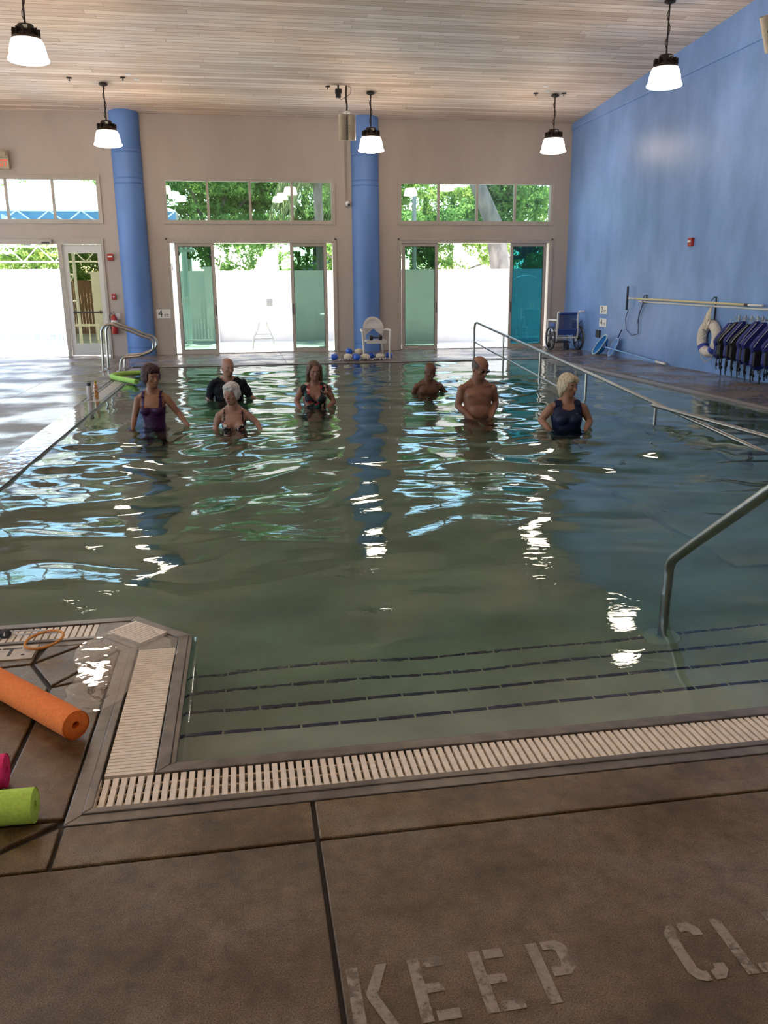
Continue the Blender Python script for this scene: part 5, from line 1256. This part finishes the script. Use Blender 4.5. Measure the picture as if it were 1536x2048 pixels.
def hairdo(p, cones=(), ells=(), mat=None, voxel=.007, bump=0.0, seed=0, name='hair'):
    a = MB(); hs = p['hsz']
    for (c, r) in ells: a.ell(p['H'](*c), tuple(q*hs for q in r), 20, 12, p['R3'])
    for (c1, r1, c2, r2) in cones: a.cone(p['H'](*c1), r1*hs, p['H'](*c2), r2*hs)
    me = remesh(a, voxel, 2, .4)
    n = len(me.vertices); co = np.zeros(n*3); me.vertices.foreach_get('co', co); co = co.reshape(-1,3); no = np.zeros(n*3); me.vertices.foreach_get('normal', no); no = no.reshape(-1,3)
    if bump:
        d = bump*(np.sin(co[:,0]*170+seed+3*np.sin(co[:,2]*90))*np.sin(co[:,2]*120+np.sin(co[:,1]*140)*2)+.7*np.sin(co[:,1]*150+co[:,0]*90))
        co = co+no*d[:,None]; me.vertices.foreach_set('co', co.ravel()); me.update()
    me.name = name; me.materials.append(mat); me.polygons.foreach_set('use_smooth', np.ones(len(me.polygons), bool))
    return link(name, me, p['root'])
def hair_mat(name, c, c2): return pbr(name, c, .6, 0, 0, 55, .9, 160, col2=c2, stretch=(1,1,.35))

def not_arm(p, co, m=.012, t0=0.0):
    g = np.full(len(co), 1.0)
    for (sp,e,wr,r) in p['arms']:
        d, t = seg_dist(co, Vector(sp)+(Vector(e)-Vector(sp))*t0, e); g = np.minimum(g, d-(r+m)); d, t = seg_dist(co, e, wr); g = np.minimum(g, d-(r*.8+m))
    return g
def swimsuit(p, name, mat, neck, strap_in, strap_w, back=None, low=.97, vneck=0.0, mat_off=.004, wide=None):
    Z = p['Z']; s = p['s']
    def g(co):
        x = np.abs(co[:,0]); z = co[:,2]
        nz = Z(neck)+vneck*x*0 
        nzl = Z(neck)+np.clip(x-.012*s,0,1)*vneck
        trunk = nzl-z
        strap = np.minimum(np.minimum(x-strap_in*s, (strap_in+strap_w)*s-x), Z(.295)-z)
        g_ = np.maximum(trunk, strap)
        lim = (wide or (p['sh']-.02))*s
        side = lim+np.clip(Z(.47)-z,0,1)*1.2-x
        g_ = np.minimum(g_, np.where(strap > trunk, 1.0, side))
        g_ = np.minimum(g_, not_arm(p, co, .004, .28))
        return np.minimum(g_, z-Z(low))
    return clip_shell(p['me'], g, mat_off, name, mat, p['root'])

def pattern(name, cols, scale, rough=.55, kind='voronoi', stretch=(1,1,1), dist=0):
    m, nt, out = new_mat(name); b = N(nt, 'BsdfPrincipled'); L(nt, b.outputs[0], out.inputs[0]); b.inputs['Roughness'].default_value = rough; b.inputs['Specular IOR Level'].default_value = .25
    v = coords(nt, stretch)
    if kind == 'voronoi': t = N(nt, 'TexVoronoi', Scale=scale); L(nt, v, t.inputs[0]); f = N(nt, 'SeparateColor'); L(nt, t.outputs['Color'], f.inputs[0]); o_ = f.outputs[0]
    elif kind == 'wave': t = N(nt, 'TexWave', Scale=scale, Distortion=dist); t.inputs['Detail'].default_value = 1.5; t.wave_type = 'RINGS'; L(nt, v, t.inputs[0]); o_ = t.outputs['Fac']
    else: t = N(nt, 'TexNoise', Scale=scale, Detail=2.0); L(nt, v, t.inputs[0]); o_ = t.outputs[0]
    r = N(nt, 'ValToRGB'); r.color_ramp.interpolation = 'CONSTANT' if kind == 'voronoi' else 'LINEAR'; e = r.color_ramp.elements
    while len(e) < len(cols): e.new(.5)
    for i, (q, c) in enumerate(cols): e[i].position = q; e[i].color = (*c, 1)
    L(nt, o_, r.inputs[0]); L(nt, r.outputs[0], b.inputs[0]); return m

# --- 1 woman, purple suit, red-brown curly hair, left
sk1 = skin('tanned_skin', (.36,.17,.09), (.27,.12,.06))
T = .70
p = person('person, woman in a purple swirled swimsuit with short red-brown hair, leftmost in the pool', -1.06, 10.25, T, 1.02, sk1, True, 0, .165, hyaw=38, hpitch=4,
  arms=[[(-.225,-.01,.10),(-.225,-.17,-.03)], [(.29,.0,.13),(.425,-.10,-.02)]], bust=.9, yaw=-.12, brow=pbr('brown_brow', (.05,.02,.01), .6))
s1 = pattern('purple_swirl_fabric', [(.35,(.020,.004,.022)),(.5,(.05,.008,.055)),(.62,(.20,.03,.20)),(.7,(.03,.005,.03))], 9, .5, 'wave', (1,1,1.4), 9)
swimsuit(p, 'swimsuit', s1, .475, .085, .028, vneck=.05)
hm = hair_mat('red_brown_hair', (.075,.018,.010), (.022,.006,.004))
hairdo(p, ells=[((0,.022,.070),(.092,.098,.088)),((0,.045,.125),(.088,.085,.085)),((-.06,.0,.11),(.038,.055,.07)),((.06,.0,.11),(.036,.050,.062)),((0,-.045,.035),(.072,.060,.045)),((.03,-.075,.055),(.03,.025,.022)),((-.03,-.072,.055),(.03,.025,.024)),((0,.065,.175),(.055,.04,.05))], mat=hm, bump=.0055, seed=1)
# --- 2 man, black shirt, bald
sk2 = skin('fair_ruddy_skin', (.46,.24,.16), (.36,.17,.11))
p = person('person, bald man in a black short-sleeved shirt standing behind the white-haired woman', -.22, 12.85, .575, 1.02, sk2, False, .28, .205, hyaw=24, hpitch=8,
  arms=[[(-.30,.0,-.02),(-.24,-.20,-.10)], [(.32,.0,-.02),(.44,-.12,-.08)]], stoop=.10)
def shirt_g(co, p=p):
    z = co[:,2]; x = co[:,0]; y = co[:,1]; Z = p['Z']
    c = np.array([0, p['st'](.3), Z(.295)]); neck = np.sqrt((x-c[0])**2+((y-c[1]))**2+((z-c[2])*1.0)**2)-.092
    g = np.minimum(Z(.30)-z, neck); g = np.minimum(g, z-Z(.95))
    for (sp,e,wr,r) in p['arms']:
        d, t = seg_dist(co, e, wr); v = Vector(e)-Vector(sp); L_ = v.length; v.normalize(); proj = (co-np.array(sp))@np.array(v)
        arm = np.linalg.norm(co-np.array(sp)-proj[:,None]*np.array(v), axis=1) < r*1.35
        g = np.where(arm & (proj > 0), np.minimum(g, L_*.93-proj), g); g = np.where((d < r*1.1) & (proj > L_*.8), np.minimum(g, L_*.93-proj), g)
    return g
bsh = pbr('black_wet_shirt', (.007,.007,.009), .75, 0, .2, 8, .6, 14, spec=.2)
clip_shell(p['me'], shirt_g, lambda co: .014+.006*np.sin(co[:,2]*38+3*np.sin(co[:,0]*14)), 'shirt', bsh, p['root'])
# --- 3 woman, white hair, floral suit
sk3 = skin('pale_pink_skin', (.45,.25,.17), (.36,.18,.12))
p = person('person, woman with short white hair in a floral strappy swimsuit, front centre-left', -.13, 9.95, .505, .98, sk3, True, .05, .165, hyaw=-28, hpitch=4, htilt=-3,
  arms=[[(-.215,.0,-.01),(-.19,-.2,-.12)], [(.27,-.02,.03),(.32,-.2,-.08)]], bust=.95, brow=pbr('grey_brow',(.3,.28,.25),.6))
s3 = pattern('floral_dark_fabric', [(0,(.012,.008,.010)),(.42,(.42,.14,.10)),(.62,(.55,.42,.36)),(.80,(.015,.01,.02))], 38)
swimsuit(p, 'swimsuit', s3, .545, .098, .014, vneck=.9)
hm = hair_mat('white_hair', (.72,.68,.62), (.45,.42,.38))
hairdo(p, ells=[((0,.015,.068),(.088,.100,.080)),((0,.042,.120),(.084,.082,.080)),((-.058,.005,.105),(.030,.055,.058)),((.062,.005,.115),(.032,.055,.070)),((0,-.048,.036),(.064,.052,.034)),((.035,-.062,.055),(.032,.032,.026)),((0,.06,.165),(.055,.035,.045))], mat=hm, bump=.003, seed=4)
# --- 4 woman, centre, brown bob, floral
sk4 = skin('rosy_skin', (.38,.18,.12), (.29,.13,.08))
p = person('person, woman with straight brown chin-length hair in a red and green floral swimsuit, centre', .97, 11.70, .585, 1.0, sk4, True, .22, .18, hyaw=8, hpitch=6,
  arms=[[(-.255,.0,.04),(-.19,-.18,-.08)], [(.265,.0,.02),(.14,-.20,-.05)]], bust=1.12)
s4 = pattern('red_green_floral_fabric', [(0,(.012,.012,.014)),(.35,(.40,.03,.05)),(.5,(.02,.10,.07)),(.62,(.015,.012,.012)),(.82,(.50,.30,.22))], 20)
swimsuit(p, 'swimsuit', s4, .53, .075, .085, vneck=1.3, mat_off=.006, wide=.19)
hm = hair_mat('brown_blonde_hair', (.16,.085,.045), (.07,.035,.02))
hairdo(p, ells=[((0,.018,.070),(.086,.098,.080)),((0,.045,.130),(.082,.075,.095))], cones=[((-.074,-.005,.08),.030,(-.086,.0,.235),.024),((.074,-.005,.08),.030,(.088,.0,.235),.024),((-.045,.05,.10),.045,(-.055,.05,.225),.035),((.045,.05,.10),.045,(.055,.05,.225),.035),((-.055,-.045,.055),.030,(-.078,-.022,.14),.018),((.055,-.045,.055),.030,(.078,-.022,.14),.018)], mat=hm, bump=.0015, seed=2)
# --- 5 bald darker man
sk5 = skin('brown_skin', (.20,.085,.045), (.14,.055,.028))
p = person('person, bald bare-chested man with darker skin leaning forward, right of centre at the back', 2.82, 12.90, .455, .98, sk5, False, .12, .185, hyaw=12, hpitch=22,
  arms=[[(-.22,-.02,-.06),(-.20,-.2,-.12)], [(.27,-.02,-.02),(.34,-.16,-.08)]], stoop=.30)
# --- 6 man with glasses
sk6 = skin('sunburnt_skin', (.33,.15,.09), (.23,.095,.055))
p = person('person, tall bare-chested balding man in glasses looking down, right of centre', 2.88, 10.20, .735, 1.06, sk6, False, .10, .185, hyaw=22, hpitch=18,
  arms=[[(-.245,.02,.12),(-.10,-.19,-.04)], [(.245,.02,.14),(.12,-.18,-.04)]], belly=1.0, glasses=True)
hm = hair_mat('grey_brown_short_hair', (.10,.07,.05), (.05,.03,.02))
def fringe(co, p=p):
    inv = np.array(p['HM'].inverted()); q = (co@inv[:3,:3].T+inv[:3,3])/p['hsz']; k = .225-q[:,2]
    side = np.minimum(np.minimum(k-.048-np.maximum(0,-q[:,1])*.5, .150-k-np.maximum(0,-q[:,1])*1.2), q[:,1]+.055)
    ear = np.sqrt((np.abs(q[:,0])-.074)**2+(q[:,1]-.0)**2+(k-.135)**2)-.024
    return np.minimum(side, ear)
clip_shell(p['me'], fringe, .004, 'hair', hm, p['root'])
clip_shell(p['me'], lambda co, p=p: np.minimum(np.minimum(p['Z'](.80)-co[:,2], co[:,2]-p['Z'](1.12)), not_arm(p, co, .01)), .006, 'swim_trunks', pbr('dark_trunks',(.01,.012,.02),.6), p['root'])
# --- 7 blonde woman navy suit
sk7 = skin('tan_skin', (.40,.20,.12), (.30,.14,.08))
p = person('person, woman with short blonde hair in a plain navy swimsuit, rightmost in the pool', 3.66, 9.18, .585, 1.0, sk7, True, .55, .185, hyaw=32, hpitch=2,
  arms=[[(-.29,.02,.06),(-.20,-.17,-.07)], [(.27,.0,.04),(.17,-.20,-.04)]], bust=1.1, yaw=-.15)
s7 = pbr('navy_swimsuit', (.006,.010,.036), .55, 0, .1, 30, spec=.25)
swimsuit(p, 'swimsuit', s7, .405, .07, .075, vneck=.25, mat_off=.005, wide=.165)
lg = MB(); lg.box((.085*1.0, p['st'](.44)-.118, p['Z'](.435)), (.022,.004,.010)); lg.box((.085, p['st'](.44)-.118, p['Z'](.45)), (.016,.004,.005)); lg.build('chest_logo', signw, p['root'])
hm = hair_mat('blonde_hair', (.68,.56,.38), (.42,.32,.20))
hairdo(p, ells=[((0,.020,.068),(.090,.100,.084)),((0,.048,.125),(.086,.085,.095)),((-.060,.0,.11),(.034,.055,.070)),((.064,.005,.10),(.030,.045,.055)),((0,-.055,.042),(.066,.048,.034)),((.03,-.072,.062),(.04,.028,.022)),((-.03,-.070,.060),(.036,.028,.022)),((0,.065,.185),(.06,.04,.055)),((-.05,.05,.19),(.03,.03,.05))], mat=hm, bump=.002, seed=7)
